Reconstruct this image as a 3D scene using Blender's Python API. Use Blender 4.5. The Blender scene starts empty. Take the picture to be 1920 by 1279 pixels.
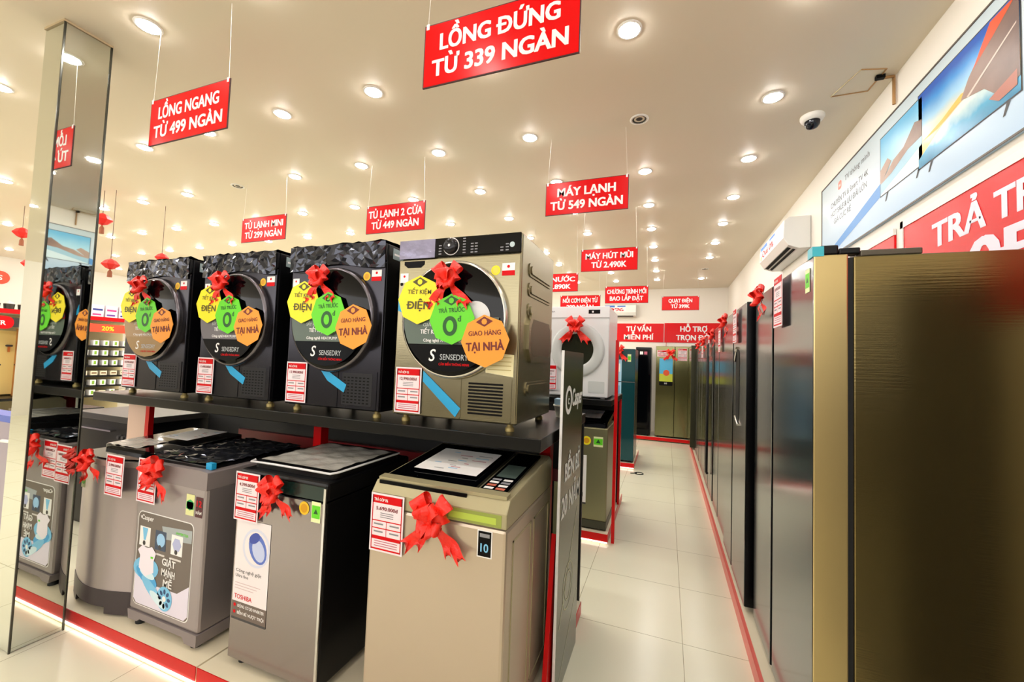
import bpy, math, random
from mathutils import Vector, Matrix
random.seed(7)
S = bpy.context.scene
COL = S.collection
PI = math.pi

# ------------------------------------------------------------------ camera
FPX, CAMH = 768.03, 1.5
yaw, pitch, roll = math.radians(-20.77), math.radians(2.623), math.radians(2.101)
fw = Vector((math.sin(yaw)*math.cos(pitch), math.cos(yaw)*math.cos(pitch), math.sin(pitch)))
r0 = Vector((math.cos(yaw), -math.sin(yaw), 0)); u0 = r0.cross(fw)
rt = math.cos(roll)*r0 + math.sin(roll)*u0; up = -math.sin(roll)*r0 + math.cos(roll)*u0
cd = bpy.data.cameras.new('camera'); cam = bpy.data.objects.new('camera', cd); COL.objects.link(cam)
cd.sensor_fit = 'HORIZONTAL'; cd.sensor_width = 36; cd.lens = FPX/1920*36; cd.clip_start = .02; cd.clip_end = 100
cam.matrix_world = Matrix(((rt.x, up.x, -fw.x, 0), (rt.y, up.y, -fw.y, 0), (rt.z, up.z, -fw.z, CAMH), (0, 0, 0, 1)))
S.camera = cam
# ------------------------------------------------------------------ world, exposure
W = bpy.data.worlds.new('added fill'); S.world = W; W.use_nodes = True
WORLD_STRENGTH = 2.3          # added fill light, let in above the half wall behind the viewer
W.node_tree.nodes['Background'].inputs[0].default_value = (1.0, .96, .92, 1)
W.node_tree.nodes['Background'].inputs[1].default_value = WORLD_STRENGTH
LAMP = 86.0                    # radiance of one recessed downlight
vs = S.view_settings; vs.view_transform = 'Standard'; vs.look = 'None'; vs.gamma = 1; vs.use_curve_mapping = False
vs.exposure = 0.87
S.cycles.max_bounces = 8; S.cycles.diffuse_bounces = 4; S.cycles.glossy_bounces = 4
S.cycles.sample_clamp_indirect = 6; S.cycles.caustics_reflective = False; S.cycles.caustics_refractive = False

# ------------------------------------------------------------------ materials
def lin(h):
    h = h.lstrip('#'); c = [int(h[i:i+2], 16)/255 for i in (0, 2, 4)]
    return tuple(x/12.92 if x <= .04045 else ((x+.055)/1.055)**2.4 for x in c) + (1,)
MATS = {}
def mat(name, color='#888888', rough=.5, metal=0., emit=0., bump=None, spec=None, alpha=None, coat=0):
    if name in MATS: return MATS[name]
    m = bpy.data.materials.new(name); m.use_nodes = True; nt = m.node_tree; b = nt.nodes['Principled BSDF']
    b.inputs['Base Color'].default_value = lin(color); b.inputs['Roughness'].default_value = rough; b.inputs['Metallic'].default_value = metal
    if spec is not None: b.inputs['Specular IOR Level'].default_value = spec
    if coat: b.inputs['Coat Weight'].default_value = coat
    if emit:
        b.inputs['Emission Color'].default_value = lin(color); b.inputs['Emission Strength'].default_value = emit
    if bump:
        sc, st, axis = bump
        tc = nt.nodes.new('ShaderNodeTexCoord'); mp = nt.nodes.new('ShaderNodeMapping'); mp.inputs['Scale'].default_value = axis
        nz = nt.nodes.new('ShaderNodeTexNoise'); nz.inputs['Scale'].default_value = sc; nz.inputs['Detail'].default_value = 4
        bp = nt.nodes.new('ShaderNodeBump'); bp.inputs['Strength'].default_value = st; bp.inputs['Distance'].default_value = .02
        nt.links.new(tc.outputs['Object'], mp.inputs[0]); nt.links.new(mp.outputs[0], nz.inputs['Vector'])
        nt.links.new(nz.outputs['Fac'], bp.inputs['Height']); nt.links.new(bp.outputs[0], b.inputs['Normal'])
    MATS[name] = m; return m
def ramp_mat(name, stops, axis=2, lo=0., hi=1., rough=.4, noise=0., nscale=3.):
    """a printed colour gradient along one object axis, edges broken up by noise"""
    m = bpy.data.materials.new(name); m.use_nodes = True; nt = m.node_tree; b = nt.nodes['Principled BSDF']
    tc = nt.nodes.new('ShaderNodeTexCoord'); sp = nt.nodes.new('ShaderNodeSeparateXYZ'); mr = nt.nodes.new('ShaderNodeMapRange')
    mr.inputs[1].default_value = lo; mr.inputs[2].default_value = hi
    rp = nt.nodes.new('ShaderNodeValToRGB'); e = rp.color_ramp.elements
    while len(e) < len(stops): e.new(.5)
    for k, (p, c) in enumerate(stops): e[k].position = p; e[k].color = lin(c)
    nt.links.new(tc.outputs['Object'], sp.inputs[0]); src = sp.outputs[axis]
    if noise:
        nz = nt.nodes.new('ShaderNodeTexNoise'); nz.inputs['Scale'].default_value = nscale; nz.inputs['Detail'].default_value = 5
        nt.links.new(tc.outputs['Object'], nz.inputs['Vector'])
        ma = nt.nodes.new('ShaderNodeMath'); ma.operation = 'MULTIPLY_ADD'; ma.inputs[1].default_value = noise
        nt.links.new(nz.outputs['Fac'], ma.inputs[0]); nt.links.new(src, ma.inputs[2]); src = ma.outputs[0]
    nt.links.new(src, mr.inputs[0]); nt.links.new(mr.outputs[0], rp.inputs[0]); nt.links.new(rp.outputs[0], b.inputs['Base Color'])
    b.inputs['Roughness'].default_value = rough; MATS[name] = m; return m

WHITE = mat('white print', '#f4f2f2', .45); BLACK = mat('black print', '#060607', .5, spec=.12); RED = mat('red print', '#d40814', .5, spec=.15)
SIGNRED = mat('glossy red board', '#de0209', .25, spec=.22); SIGNEDGE = mat('dark board edge', '#3a0a0c', .5)
GREY = mat('grey print', '#8a8a90', .5); DGREY = mat('dark grey print', '#3c3a3c', .5)
YEL = mat('yellow print', '#f6e41c', .5); GRN = mat('green print', '#63d61d', .5); ORA = mat('orange print', '#f59a2a', .5)
BLUE = mat('blue print', '#2a6fd0', .5); SKY = mat('sky blue print', '#7cc4ee', .45); TAPE = mat('blue tape', '#1fa3dc', .4)
PINK = mat('pale pink print', '#f3e3ea', .5); TEALP = mat('teal print', '#2a8a9a', .5); BROWNP = mat('brown print', '#6e5f58', .5)
CREAM = mat('cream laminate', '#efe3c8', .35); FASC = mat('red fascia', '#cf080e', .3, spec=.25); LED = mat('led strip', '#fff4e4', .5, emit=2.2)
GOLD = mat('champagne steel', '#8f876c', .26, .85, bump=(8, .03, (1, 1, 40))); GOLDL = mat('champagne plastic', '#aea583', .35, .3)
GOLDW = mat('rose champagne steel', '#c0b09c', .3, .5); DSTEEL = mat('dark steel', '#3a393f', .25, .85)
DSIDE = mat('black painted steel', '#08080b', .25, .2, spec=.3); BROWNST = mat('grey brown steel', '#a39a9c', .36, .6); BROWNPL = mat('grey brown plastic', '#8b8182', .45, .1)
BOWST = mat('mauve grey steel', '#aea3a6', .3, .7); SKIRT = mat('dark brown plastic', '#3b3236', .45); SILV = mat('silver black steel', '#98908f', .2, .9)
GLASSB = mat('black glass', '#030406', .06, 0, spec=.22); BLACKPL = mat('black plastic', '#060608', .35, spec=.3); RUB = mat('black rubber', '#0d0d0e', .7)
FILM = mat('crinkled film', '#3a3c44', .12, .75); FILML = mat('clear film over silver', '#c9c6bf', .16, .2, bump=(18, .35, (1, 1, 1)))
LILAC = mat('lilac film', '#86839c', .2, .4, bump=(10, .3, (1, 1, 1))); CHROME = mat('chrome', '#d8d8d8', .12, 1)
MIRROR = mat('mirror', '#dfe3dc', .02, 1); WPL = mat('white enamel', '#eceef0', .25); BOWR = mat('red ribbon', '#f22414', .33, .0, bump=(60, .25, (1, 1, 1)), spec=.5)
FRBLK = mat('black steel door', '#747779', .15, .95); FRGOLD = mat('gold edge steel', '#c8b27c', .3, .8); FRSIDE = mat('dark side steel', '#85754b', .24, .9, bump=(6, .05, (1, 1, 30)))
FRTEAL = mat('teal glass door', '#17474e', .12, .3); FROLIVE = mat('olive mirror door', '#6a6844', .12, .8); SHELFB = mat('black shelf', '#070708', .28, spec=.35)

# ------------------------------------------------------------------ mesh building
class Frame:
    def __init__(s, o, u=(1, 0, 0), v=(0, 0, 1)):
        s.o = Vector(o); s.u = Vector(u); s.v = Vector(v); s.n = s.u.cross(s.v)
    def __call__(s, a, b, d=0.): return s.o + s.u*a + s.v*b + s.n*d
FRONT = lambda o=(0, 0, 0): Frame(o)                                   # faces -Y
AISLE = lambda o=(0, 0, 0): Frame(o, (0, 1, 0))                        # faces +X
LEFTW = lambda o=(0, 0, 0): Frame(o, (0, -1, 0))                       # faces -X
TOP = lambda o=(0, 0, 0): Frame(o, (1, 0, 0), (0, 1, 0))               # faces +Z
_tx = {}
_fc = bpy.data.curves.new('lettering source', 'FONT'); _fo = bpy.data.objects.new('lettering source', _fc)
_fc.size = 1; _fc.resolution_u = 3
def glyphs(s, bold, shear):
    k = (s, bold, shear)
    if k not in _tx:
        _fc.offset = bold; _fc.shear = shear
        def fill(t):
            COL.objects.link(_fo); _fc.body = t; bpy.context.view_layer.update()
            me = bpy.data.meshes.new_from_object(_fo.evaluated_get(bpy.context.evaluated_depsgraph_get()))
            vv = [(v.co.x, v.co.y, 0) for v in me.vertices]; ff = [tuple(p.vertices) for p in me.polygons]
            bpy.data.meshes.remove(me); COL.objects.unlink(_fo); return vv, ff
        vv, ff = fill(s.replace('Đ', 'D').replace('đ', 'd'))
        for n, ch in enumerate(s):                                     # crossbar of the barred D
            if ch in 'Đđ':
                base = 'D' if ch == 'Đ' else 'd'; xe = max(v[0] for v in fill(s[:n].replace('Đ', 'D').replace('đ', 'd')+base)[0]); g = [v[0] for v in fill(base)[0]]; wd = max(g)-min(g)
                x0, x1, y0, y1 = (xe-wd-.09, xe-wd*.45, .32, .41) if ch == 'Đ' else (xe-wd*.55, xe+.08, .60, .66); b0 = len(vv)
                vv += [(x0, y0, 1), (x1, y0, 1), (x1, y1, 1), (x0, y1, 1)]; ff.append((b0, b0+1, b0+2, b0+3))
        out = []
        for f in ff:                                                   # front faces look along the frame normal
            a = sum(vv[f[i-1]][0]*vv[f[i]][1]-vv[f[i]][0]*vv[f[i-1]][1] for i in range(len(f)))
            out.append(f if a > 0 else tuple(reversed(f)))
        x0 = min([v[0] for v in vv] or [0]); x1 = max([v[0] for v in vv] or [1])
        _tx[k] = (vv, out, x0, x1)
    return _tx[k]
def rot2(pts, a, c=(0, 0)):
    ca, sa = math.cos(a), math.sin(a)
    return [(c[0]+x*ca-y*sa, c[1]+x*sa+y*ca) for x, y in pts]
def ngon(n, r, c=(0, 0), a0=0., ry=None):
    return [(c[0]+r*math.cos(a0+2*PI*i/n), c[1]+(ry or r)*math.sin(a0+2*PI*i/n)) for i in range(n)]
def rrect(x0, y0, x1, y1, r, n=4):
    P = []
    for cx, cy, a in ((x1-r, y0+r, -PI/2), (x1-r, y1-r, 0), (x0+r, y1-r, PI/2), (x0+r, y0+r, PI)):
        for i in range(n+1): P.append((cx+r*math.cos(a+PI/2*i/n), cy+r*math.sin(a+PI/2*i/n)))
    return P
def crinkle(fn, nrm, nu, nv, amp, seed):
    rnd = random.Random(seed); m = MB(); n = Vector(nrm); H = {(i, j): rnd.random() for i in range(nu+1) for j in range(nv+1)}; J = {k: (rnd.random()-.5, rnd.random()-.5) for k in H}
    v = []
    for j in range(nv+1):
        for i in range(nu+1):
            e = 0 if i in (0, nu) or j in (0, nv) else .8
            v.append(fn((i+J[i, j][0]*e)/nu, (j+J[i, j][1]*e)/nv)+n*amp*H[i, j])
    f = []
    for j in range(nv):
        for i in range(nu):
            a = j*(nu+1)+i; q = (a, a+1, a+nu+2, a+nu+1); f += [(q[0], q[1], q[2]), (q[0], q[2], q[3])] if rnd.random() < .5 else [(q[0], q[1], q[3]), (q[1], q[2], q[3])]
    return m.add(v, f, FILM)
class MB:
    def __init__(s): s.v = []; s.f = []; s.mi = []; s.sm = []; s.mats = []
    def mx(s, m):
        if m not in s.mats: s.mats.append(m)
        return s.mats.index(m)
    def add(s, vs, fs, m, smooth=False):
        b = len(s.v); s.v += [tuple(v) for v in vs]; i = s.mx(m)
        for f in fs: s.f.append(tuple(b+k for k in f)); s.mi.append(i); s.sm.append(smooth)
        return s
    def box(s, x0, x1, y0, y1, z0, z1, m):
        v = [(x, y, z) for z in (z0, z1) for y in (y0, y1) for x in (x0, x1)]
        return s.add(v, [(0, 2, 3, 1), (4, 5, 7, 6), (0, 1, 5, 4), (2, 6, 7, 3), (0, 4, 6, 2), (1, 3, 7, 5)], m)
    def flat(s, fr, poly, m, d=.0005):                                 # one printed face
        return s.add([fr(a, b, d) for a, b in poly], [tuple(range(len(poly)))], m)
    def rect(s, fr, a0, b0, a1, b1, m, d=.0005): return s.flat(fr, [(a0, b0), (a1, b0), (a1, b1), (a0, b1)], m, d)
    def slab(s, fr, poly, d0, d1, m, smooth=False):                    # extruded outline
        n = len(poly); v = [fr(a, b, d0) for a, b in poly] + [fr(a, b, d1) for a, b in poly]
        s.add(v, [tuple(reversed(range(n))), tuple(range(n, 2*n))], m)
        return s.add(v, [(i, (i+1) % n, n+(i+1) % n, n+i) for i in range(n)], m, smooth)
    def grid(s, fn, nu, nv, m, smooth=True):
        v = [fn(i/nu, j/nv) for j in range(nv+1) for i in range(nu+1)]
        return s.add(v, [(j*(nu+1)+i, j*(nu+1)+i+1, (j+1)*(nu+1)+i+1, (j+1)*(nu+1)+i) for j in range(nv) for i in range(nu)], m, smooth)
    def lathe(s, fr, prof, m, n=32, c=(0, 0), smooth=True, cap=True):  # profile of (radius, depth) about the frame normal
        v = [fr(c[0]+r*math.cos(2*PI*i/n), c[1]+r*math.sin(2*PI*i/n), d) for r, d in prof for i in range(n)]
        k = len(prof); s.add(v, [(j*n+i, j*n+(i+1) % n, (j+1)*n+(i+1) % n, (j+1)*n+i) for j in range(k-1) for i in range(n)], m, smooth)
        if cap and prof[-1][0] > 0: s.add(v[-n:], [tuple(range(n))], m)
        return s
    def tube(s, pts, r, m, n=8):
        P = [Vector(p) for p in pts]; v = []
        for i, p in enumerate(P):
            t = (P[min(i+1, len(P)-1)]-P[max(i-1, 0)]).normalized(); a = t.cross(Vector((0, 0, 1)) if abs(t.z) < .9 else Vector((1, 0, 0))).normalized(); b = t.cross(a)
            v += [p+a*r*math.cos(2*PI*k/n)+b*r*math.sin(2*PI*k/n) for k in range(n)]
        L = len(P); s.add(v, [(j*n+k, j*n+(k+1) % n, (j+1)*n+(k+1) % n, (j+1)*n+k) for j in range(L-1) for k in range(n)], m, True)
        return s.add(v[:n]+v[-n:], [tuple(range(n)), tuple(range(n, 2*n))], m)
    def txt(s, fr, t, a, b, h, m, d=.001, w=None, al='C', bold=.022, shear=0., ang=0.):
        heavy = bold >= .03
        vv, ff, x0, x1 = glyphs(t, .010 if heavy else min(bold, .012), shear); k = h/.727; kx = w/(x1-x0) if w else k
        off = {'C': -(x0+x1)/2, 'L': -x0, 'R': -x1}[al]
        for n_, (sx, sy) in enumerate(((-.026, -.008), (.026, -.008), (-.026, .014), (.026, .014)) if heavy else (((-.012, 0), (.012, 0)) if bold > .012 else ((0, 0),))):
            P = rot2([((x+off+sx)*kx, (y+sy)*k) for x, y, _ in vv], ang, (a, b)); s.add([fr(x, y, d+.00012*n_+.00006*vv[q][2]) for q, (x, y) in enumerate(P)], ff, m)
        return s
def obj(name, mb, parent=None, label=None, bevel=0., kind=None):
    me = bpy.data.meshes.new(name); me.from_pydata(mb.v, [], mb.f)
    for m in mb.mats: me.materials.append(m)
    me.polygons.foreach_set('material_index', mb.mi); me.polygons.foreach_set('use_smooth', mb.sm); me.update()
    o = bpy.data.objects.new(name, me); COL.objects.link(o); o.parent = parent
    if label: o['label'] = label
    if kind: o['kind'] = kind
    if bevel:
        w = o.modifiers.new('edge', 'BEVEL'); w.width = bevel; w.segments = 2; w.limit_method = 'ANGLE'; w.angle_limit = math.radians(50)
    return o
def tag(o, label, cat, group=None):
    o['label'] = label; o['category'] = cat
    if group: o['group'] = group
    return o
def thing(name, label, cat, loc=(0, 0, 0), rz=0., group=None):
    o = bpy.data.objects.new(name, None); COL.objects.link(o); o.location = loc; o.rotation_euler = (0, 0, rz); o.empty_display_size = .1
    return tag(o, label, cat, group)
def struct(name, mb, parent=None, bevel=0.): return obj(name, mb, parent, bevel=bevel, kind='structure')
def dup(o, loc, label=None, rot=None, scale=None, name=None):
    c = o.copy(); COL.objects.link(c); c.location = loc
    if rot is not None: c.rotation_euler = rot
    if scale is not None: c.scale = (scale,)*3 if isinstance(scale, (int, float)) else scale
    if label: c['label'] = label
    for ch in list(o.children):
        d = ch.copy(); COL.objects.link(d); d.parent = c
        for g in ch.children: e = g.copy(); COL.objects.link(e); e.parent = d
    return c

# ================================================================== THE ROOM
XR, XL, YB, YF, ZC = 1.17, -12.3, 9.5, -3.6, 3.17
def tile_mat():
    m = bpy.data.materials.new('cream floor tiles'); m.use_nodes = True; nt = m.node_tree; b = nt.nodes['Principled BSDF']; N = nt.nodes.new; L = nt.links.new
    tc = N('ShaderNodeTexCoord'); sp = N('ShaderNodeSeparateXYZ'); L(tc.outputs['Object'], sp.inputs[0]); fac = []
    for ax, off in ((0, .107), (1, .085)):
        a = N('ShaderNodeMath'); a.operation = 'SUBTRACT'; a.inputs[1].default_value = off; L(sp.outputs[ax], a.inputs[0])
        w = N('ShaderNodeMath'); w.operation = 'PINGPONG'; w.inputs[1].default_value = .3; L(a.outputs[0], w.inputs[0])
        g = N('ShaderNodeMath'); g.operation = 'LESS_THAN'; g.inputs[1].default_value = .0017; L(w.outputs[0], g.inputs[0]); fac.append(g)
    mx = N('ShaderNodeMath'); mx.operation = 'MAXIMUM'; L(fac[0].outputs[0], mx.inputs[0]); L(fac[1].outputs[0], mx.inputs[1])
    nz = N('ShaderNodeTexNoise'); nz.inputs['Scale'].default_value = 1.6; nz.inputs['Detail'].default_value = 3; L(tc.outputs['Object'], nz.inputs['Vector'])
    c1 = N('ShaderNodeMix'); c1.data_type = 'RGBA'; c1.inputs[6].default_value = lin('#e4e0c6'); c1.inputs[7].default_value = lin('#eae7d2'); L(nz.outputs['Fac'], c1.inputs[0])
    c2 = N('ShaderNodeMix'); c2.data_type = 'RGBA'; c2.inputs[7].default_value = lin('#a09a7c'); L(mx.outputs[0], c2.inputs[0]); L(c1.outputs[2], c2.inputs[6])
    L(c2.outputs[2], b.inputs['Base Color']); b.inputs['Roughness'].default_value = .22; return m
TILE = tile_mat()
CEIL = mat('painted ceiling', '#e7dbc6', .5, bump=(1.2, .02, (1, 1, 1))); WALLM = mat('painted wall', '#f2ece2', .6)
struct('floor', MB().box(XL, XR, YF, YB, -.1, 0, TILE))
struct('ceiling', MB().box(XL, XR, YF, YB, ZC, ZC+.1, CEIL))
struct('wall_right', MB().box(XR, XR+.15, YF, YB, 0, ZC, WALLM))
struct('wall_back', MB().box(XL-.15, XR+.15, YB, YB+.15, 0, ZC, WALLM))
struct('wall_front_added', MB().box(XL-.15, XR+.15, YF-.15, YF, 0, 1.75, mat('added dark half wall', '#5a554c', .5)))  # unseen half wall, added so glossy fronts reflect something dark below the fill
struct('wall_left', MB().box(XL-.15, XL, YF, YB, 0, ZC, WALLM))
# mirror clad pillar
pil = tag(struct('pillar', MB().box(-3.112, -2.940, 1.08, 1.25, 0, ZC, DGREY)), 'square mirror-clad pillar left of the washing machine row', 'pillar')
obj('mirror_panel', MB().box(-2.940, -2.932, 1.075, 1.258, .004, ZC-.012, MIRROR), pil)
obj('mirror_panel', MB().box(-3.116, -2.934, 1.068, 1.0745, .004, ZC-.012, MIRROR), pil)
for x, y in ((-2.931, 1.069), (-2.931, 1.259)):
    obj('corner_trim', MB().box(x-.003, x+.004, y-.004, y+.003, 0, ZC-.002, mat('smoked trim', '#4a4a44', .25, .8)), pil)
obj('top_bead', MB().box(-3.12, -2.926, 1.062, 1.263, ZC-.012, ZC-.0005, mat('beige bead', '#b59f7c', .5)), pil)

# ------------------------------------------------------------------ downlights on their 0.8 m lattice
LENS = bpy.data.materials.new('lit lens'); LENS.use_nodes = True; _b = LENS.node_tree.nodes['Principled BSDF']
_b.inputs['Base Color'].default_value = (.9, .9, .9, 1); _b.inputs['Emission Color'].default_value = (1, .975, .935, 1); _b.inputs['Emission Strength'].default_value = LAMP
RING = mat('white lamp ring', '#f2eee6', .4); DOWN = Frame((0, 0, 0), (1, 0, 0), (0, -1, 0))
dl = thing('downlight', 'round recessed ceiling downlight, lit', 'downlight', (0, 0, ZC), group='lit ceiling downlights')
obj('trim_ring', MB().lathe(DOWN, [(.062, -.004), (.062, .004), (.052, .007), (.046, .002)], RING, 16, cap=False), dl)
obj('lens', MB().lathe(DOWN, [(.047, .002), (.044, .010), (.030, .015)], LENS, 12), dl)
dark = thing('downlight', 'unlit downlight with a dark socket, above the third hanging-sign row', 'downlight', (0, 0, ZC))
obj('trim_ring', MB().lathe(DOWN, [(.062, -.004), (.062, .004), (.05, .007), (.044, -.006)], RING, 16, cap=False), dark)
obj('socket', MB().lathe(DOWN, [(.046, .004), (.03, -.002), (.018, .001)], mat('dark socket', '#2b2724', .4, .3), 16), dark)
UNLIT = {(-.2, 2.82): 'unlit downlight with dark socket near the right wall and dome camera', (-4.14, 2.82): 'unlit downlight with dark socket above the mini fridge sign',
         (.56, 7.62): 'unlit downlight with dark socket at the far right before the back wall'}
first = True; ufirst = True
for i in range(16):
    for j in range(-3, 10):
        x = .58-.785*i; y = 1.235+.798*j
        if i > 12 and j < 3: continue
        if j < 0 and i % 2: continue
        k = [q for q in UNLIT if abs(q[0]-x) < .3 and abs(q[1]-y) < .3]
        if k:
            if ufirst: dark.location = (x, y, ZC); dark['label'] = UNLIT[k[0]]; ufirst = False
            else: dup(dark, (x, y, ZC), UNLIT[k[0]])
        elif first: dl.location = (x, y, ZC); first = False
        else: dup(dl, (x, y, ZC))

# ================================================================== reusable makers
def make_bow():
    b = MB(); F = FRONT()
    def strip(fn, w, m, n=10): b2.grid(lambda t, q: fn(t, (q-.5)*w), n, 2, m)
    def loop(B, a, L, w, lift, tw):
        ca, sa = math.cos(a), math.sin(a)
        def f(t, q):
            r = L*math.sin(PI*t)**.9; dd = .018+lift+.022*math.sin(2*PI*t)+.01*math.sin(PI*t)+.004*math.sin(14*t+5*q+9*a); ww = (q-.5)*w*(.4+.75*math.sin(PI*t))
            return F(r*ca-ww*sa, r*sa+ww*ca, dd+tw*ww)
        B.grid(f, 14, 4, BOWR)
    loops = [(2.22, .105, .06, .004, .25), (.92, .105, .06, .006, -.25), (2.62, .07, .05, .012, -.5), (.52, .07, .05, .014, .5), (1.57, .06, .045, .02, .4),
             (3.4, .05, .045, .018, .3), (-.26, .05, .045, .02, -.3), (2.0, .065, .045, .028, .7), (1.14, .065, .045, .03, -.7), (4.0, .045, .04, .024, .5), (5.4, .045, .04, .026, -.5)]
    for l in loops: loop(b, *l)
    o = obj('ribbon_bow', b)
    obj('knot', MB().grid(lambda t, q: F(.016*math.sin(PI*t)*math.cos(2*PI*q)*(1+.3*math.sin(6*q)), .02*math.sin(PI*t)*math.sin(2*PI*q), .042+.012*math.cos(PI*t)), 6, 10, BOWR), o)
    for a, L, w in ((-2.38, .185, .042), (-.80, .185, .042), (-2.12, .14, .03), (-1.04, .145, .03)):
        t_ = MB(); ca, sa = math.cos(a), math.sin(a)
        def f(t, q, ca=ca, sa=sa, L=L, w=w):
            r = L*t*(1-.2*(1-abs(2*q-1)) if t > .99 else 1); ww = (q-.5)*w*(.4+.8*t)
            return F(r*ca-ww*sa, r*sa+ww*ca, .012+.008*math.sin(9*t+a)+.25*ww*math.sin(8*t))
        t_.grid(f, 12, 4, BOWR); obj('ribbon_tail', t_, o)
    return o
BOW = make_bow(); _bow_used = [False]
def bow(loc, label, s=1., rz=0., tilt=0.):
    if not _bow_used[0]:
        _bow_used[0] = True; o = BOW; o.location = loc; o.rotation_euler = (0, tilt, rz); o.scale = (s,)*3
    else: o = dup(BOW, loc, None, (0, tilt, rz), s)
    return tag(o, label, 'bow', 'red ribbon bows on the appliances')
def price_card(loc, price, label, rz=0., w=.15, h=.225, tilt=0.):
    b = MB(); F = FRONT(); P = RED
    b.slab(F, [(0, -h), (w, -h), (w, 0), (0, 0)], 0, .0012, PINK)
    m = .007; d = .0018
    for a0, b0, a1, b1 in ((m, -h+m, m+.004, -m), (w-m-.004, -h+m, w-m, -m), (m, -h+m, w-m, -h+m+.006), (m, -m-.03, w-m, -m)): b.rect(F, a0, b0, a1, b1, P, d)
    for t in (.47, .60): b.rect(F, m, -h*t-.002, w-m, -h*t+.002, P, d)
    b.rect(F, w/2-.0012, -h*.73, w/2+.0012, -h*.47, P, d); b.rect(F, m, -h*.79, w-m, -h*.73, P, d)
    b.txt(F, 'TRẢ GÓP 0%', w*.1, -.029, .011, WHITE, .0024, w*.42, 'L')
    b.txt(F, price, w/2, -h*.285, .014, mat('price ink', '#7c1020', .5), .0024, w*.66)
    for k in range(3): b.rect(F, w*.3, -h*(.34+.035*k), w*.7, -h*(.34+.035*k)+.003, GREY, d)
    for cx in (.26, .74):
        for t in (.52, .65): b.rect(F, w*(cx-.14), -h*t-.005, w*(cx+.14), -h*t+.001, GREY, d)
    for t in (.83, .87, .91): b.rect(F, w*.15, -h*t, w*.85, -h*t+.003, mat('rose ink', '#c0627a', .5), d)
    o = obj('price_card', b); o.location = loc; o.rotation_euler = (0, tilt, rz)
    return tag(o, label, 'price card', 'red-bordered price cards')
def make_tag(kind):
    col = {'y': YEL, 'g': GRN, 'o': ORA}[kind]; ink = {'y': mat('dark yellow ink', '#4d4708', .5), 'g': mat('dark green ink', '#12531a', .5), 'o': mat('dark red ink', '#6b1508', .5)}[kind]
    b = MB(); F = FRONT(); R = .112
    b.slab(F, ngon(8, R, (0, 0), PI/2), 0, .002, col)
    b.flat(F, [(-.04, .082), (0, .06), (.04, .082), (0, .104)], ink, .0026); b.flat(F, ngon(8, .013, (0, .082)), col, .0032)
    if kind == 'y': b.txt(F, 'TIẾT KIỆM', 0, .027, .02, ink, .003, .125); b.txt(F, 'ĐIỆN', 0, -.042, .036, ink, .003, .125, bold=.03)
    if kind == 'g':
        b.txt(F, 'TRẢ TRƯỚC', 0, .03, .02, ink, .003, .13); b.flat(F, ngon(20, .036, (-.008, -.03), 0, .044), ink, .003); b.flat(F, ngon(20, .018, (-.008, -.03), 0, .026), col, .0036)
        b.txt(F, 'đ', .04, -.012, .026, ink, .003)
    if kind == 'o': b.txt(F, 'GIAO HÀNG', 0, .024, .021, ink, .003, .15); b.txt(F, 'TẠI NHÀ', 0, -.04, .036, ink, .003, .175, bold=.03)
    return obj('hang_tag', b)
TAGS = {k: make_tag(k) for k in 'ygo'}; _tu = set()
def hang_tag(kind, loc, label, rot=0., s=1.):
    if kind not in _tu: _tu.add(kind); o = TAGS[kind]; o.location = loc; o.rotation_euler = (0, rot, 0); o.scale = (s,)*3
    else: o = dup(TAGS[kind], loc, None, (0, rot, 0), s)
    return tag(o, label, 'tag', 'octagonal promotion tags on the dryers')
def energy(F, a, b, w=.035, h=.05, yellow=False):
    m = MB(); m.rect(F, a, b, a+w, b+h, mat('lime print', '#e9f2b8', .5), .001); m.rect(F, a+.003, b+h*.2, a+w-.003, b+h*.82, GRN, .0016)
    m.flat(F, ngon(3, w*.28, (a+w/2, b+h*.5), PI/2), mat('dark green ink', '#12531a'), .002); return m
def feet(root, pts, r=.02, h=.03):
    for x, y in pts: obj('foot', MB().lathe(Frame((x, y, 0), (1, 0, 0), (0, 1, 0)), [(r, 0), (r, h*.5), (r*.7, h*.6), (r*.7, h+.004)], RUB, 12), root)

# ================================================================== display plinths with red fascia and led strip
def plinth(name, label, x0, x1, y0, y1, h=.083, led=True, side=None, top=CREAM):
    r = thing(name, label, 'plinth', ((x0+x1)/2, y0, 0)); ox = (x0+x1)/2
    obj('top', MB().box(x0-ox, x1-ox, .004, y1-y0, .02, h, top), r, 'cream laminate top')
    obj('red_fascia', MB().box(x0-ox, x1-ox, 0, .0035, .022, h, FASC), r, 'red front edge')
    if side: obj('red_fascia', MB().box(*((x1-ox+.0005, x1-ox+.004) if side == 'r' else (x0-ox-.004, x0-ox-.0005)), 0, y1-y0, .015, h, FASC), r, 'red side edge')
    if led: obj('led_strip', MB().box(x0-ox, x1-ox, -.004, .003, .012, .021, LED), r, 'lit white led strip')
    return r
plinth('display_plinth', 'low cream and red plinth with lit edge under the two leftmost top loaders', -3.24, -1.935, 1.285, 2.5, )
plinth('display_plinth', 'low cream and red plinth under the black and gold top loaders', -1.925, -.452, 1.285, 2.5, side='r')

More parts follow.
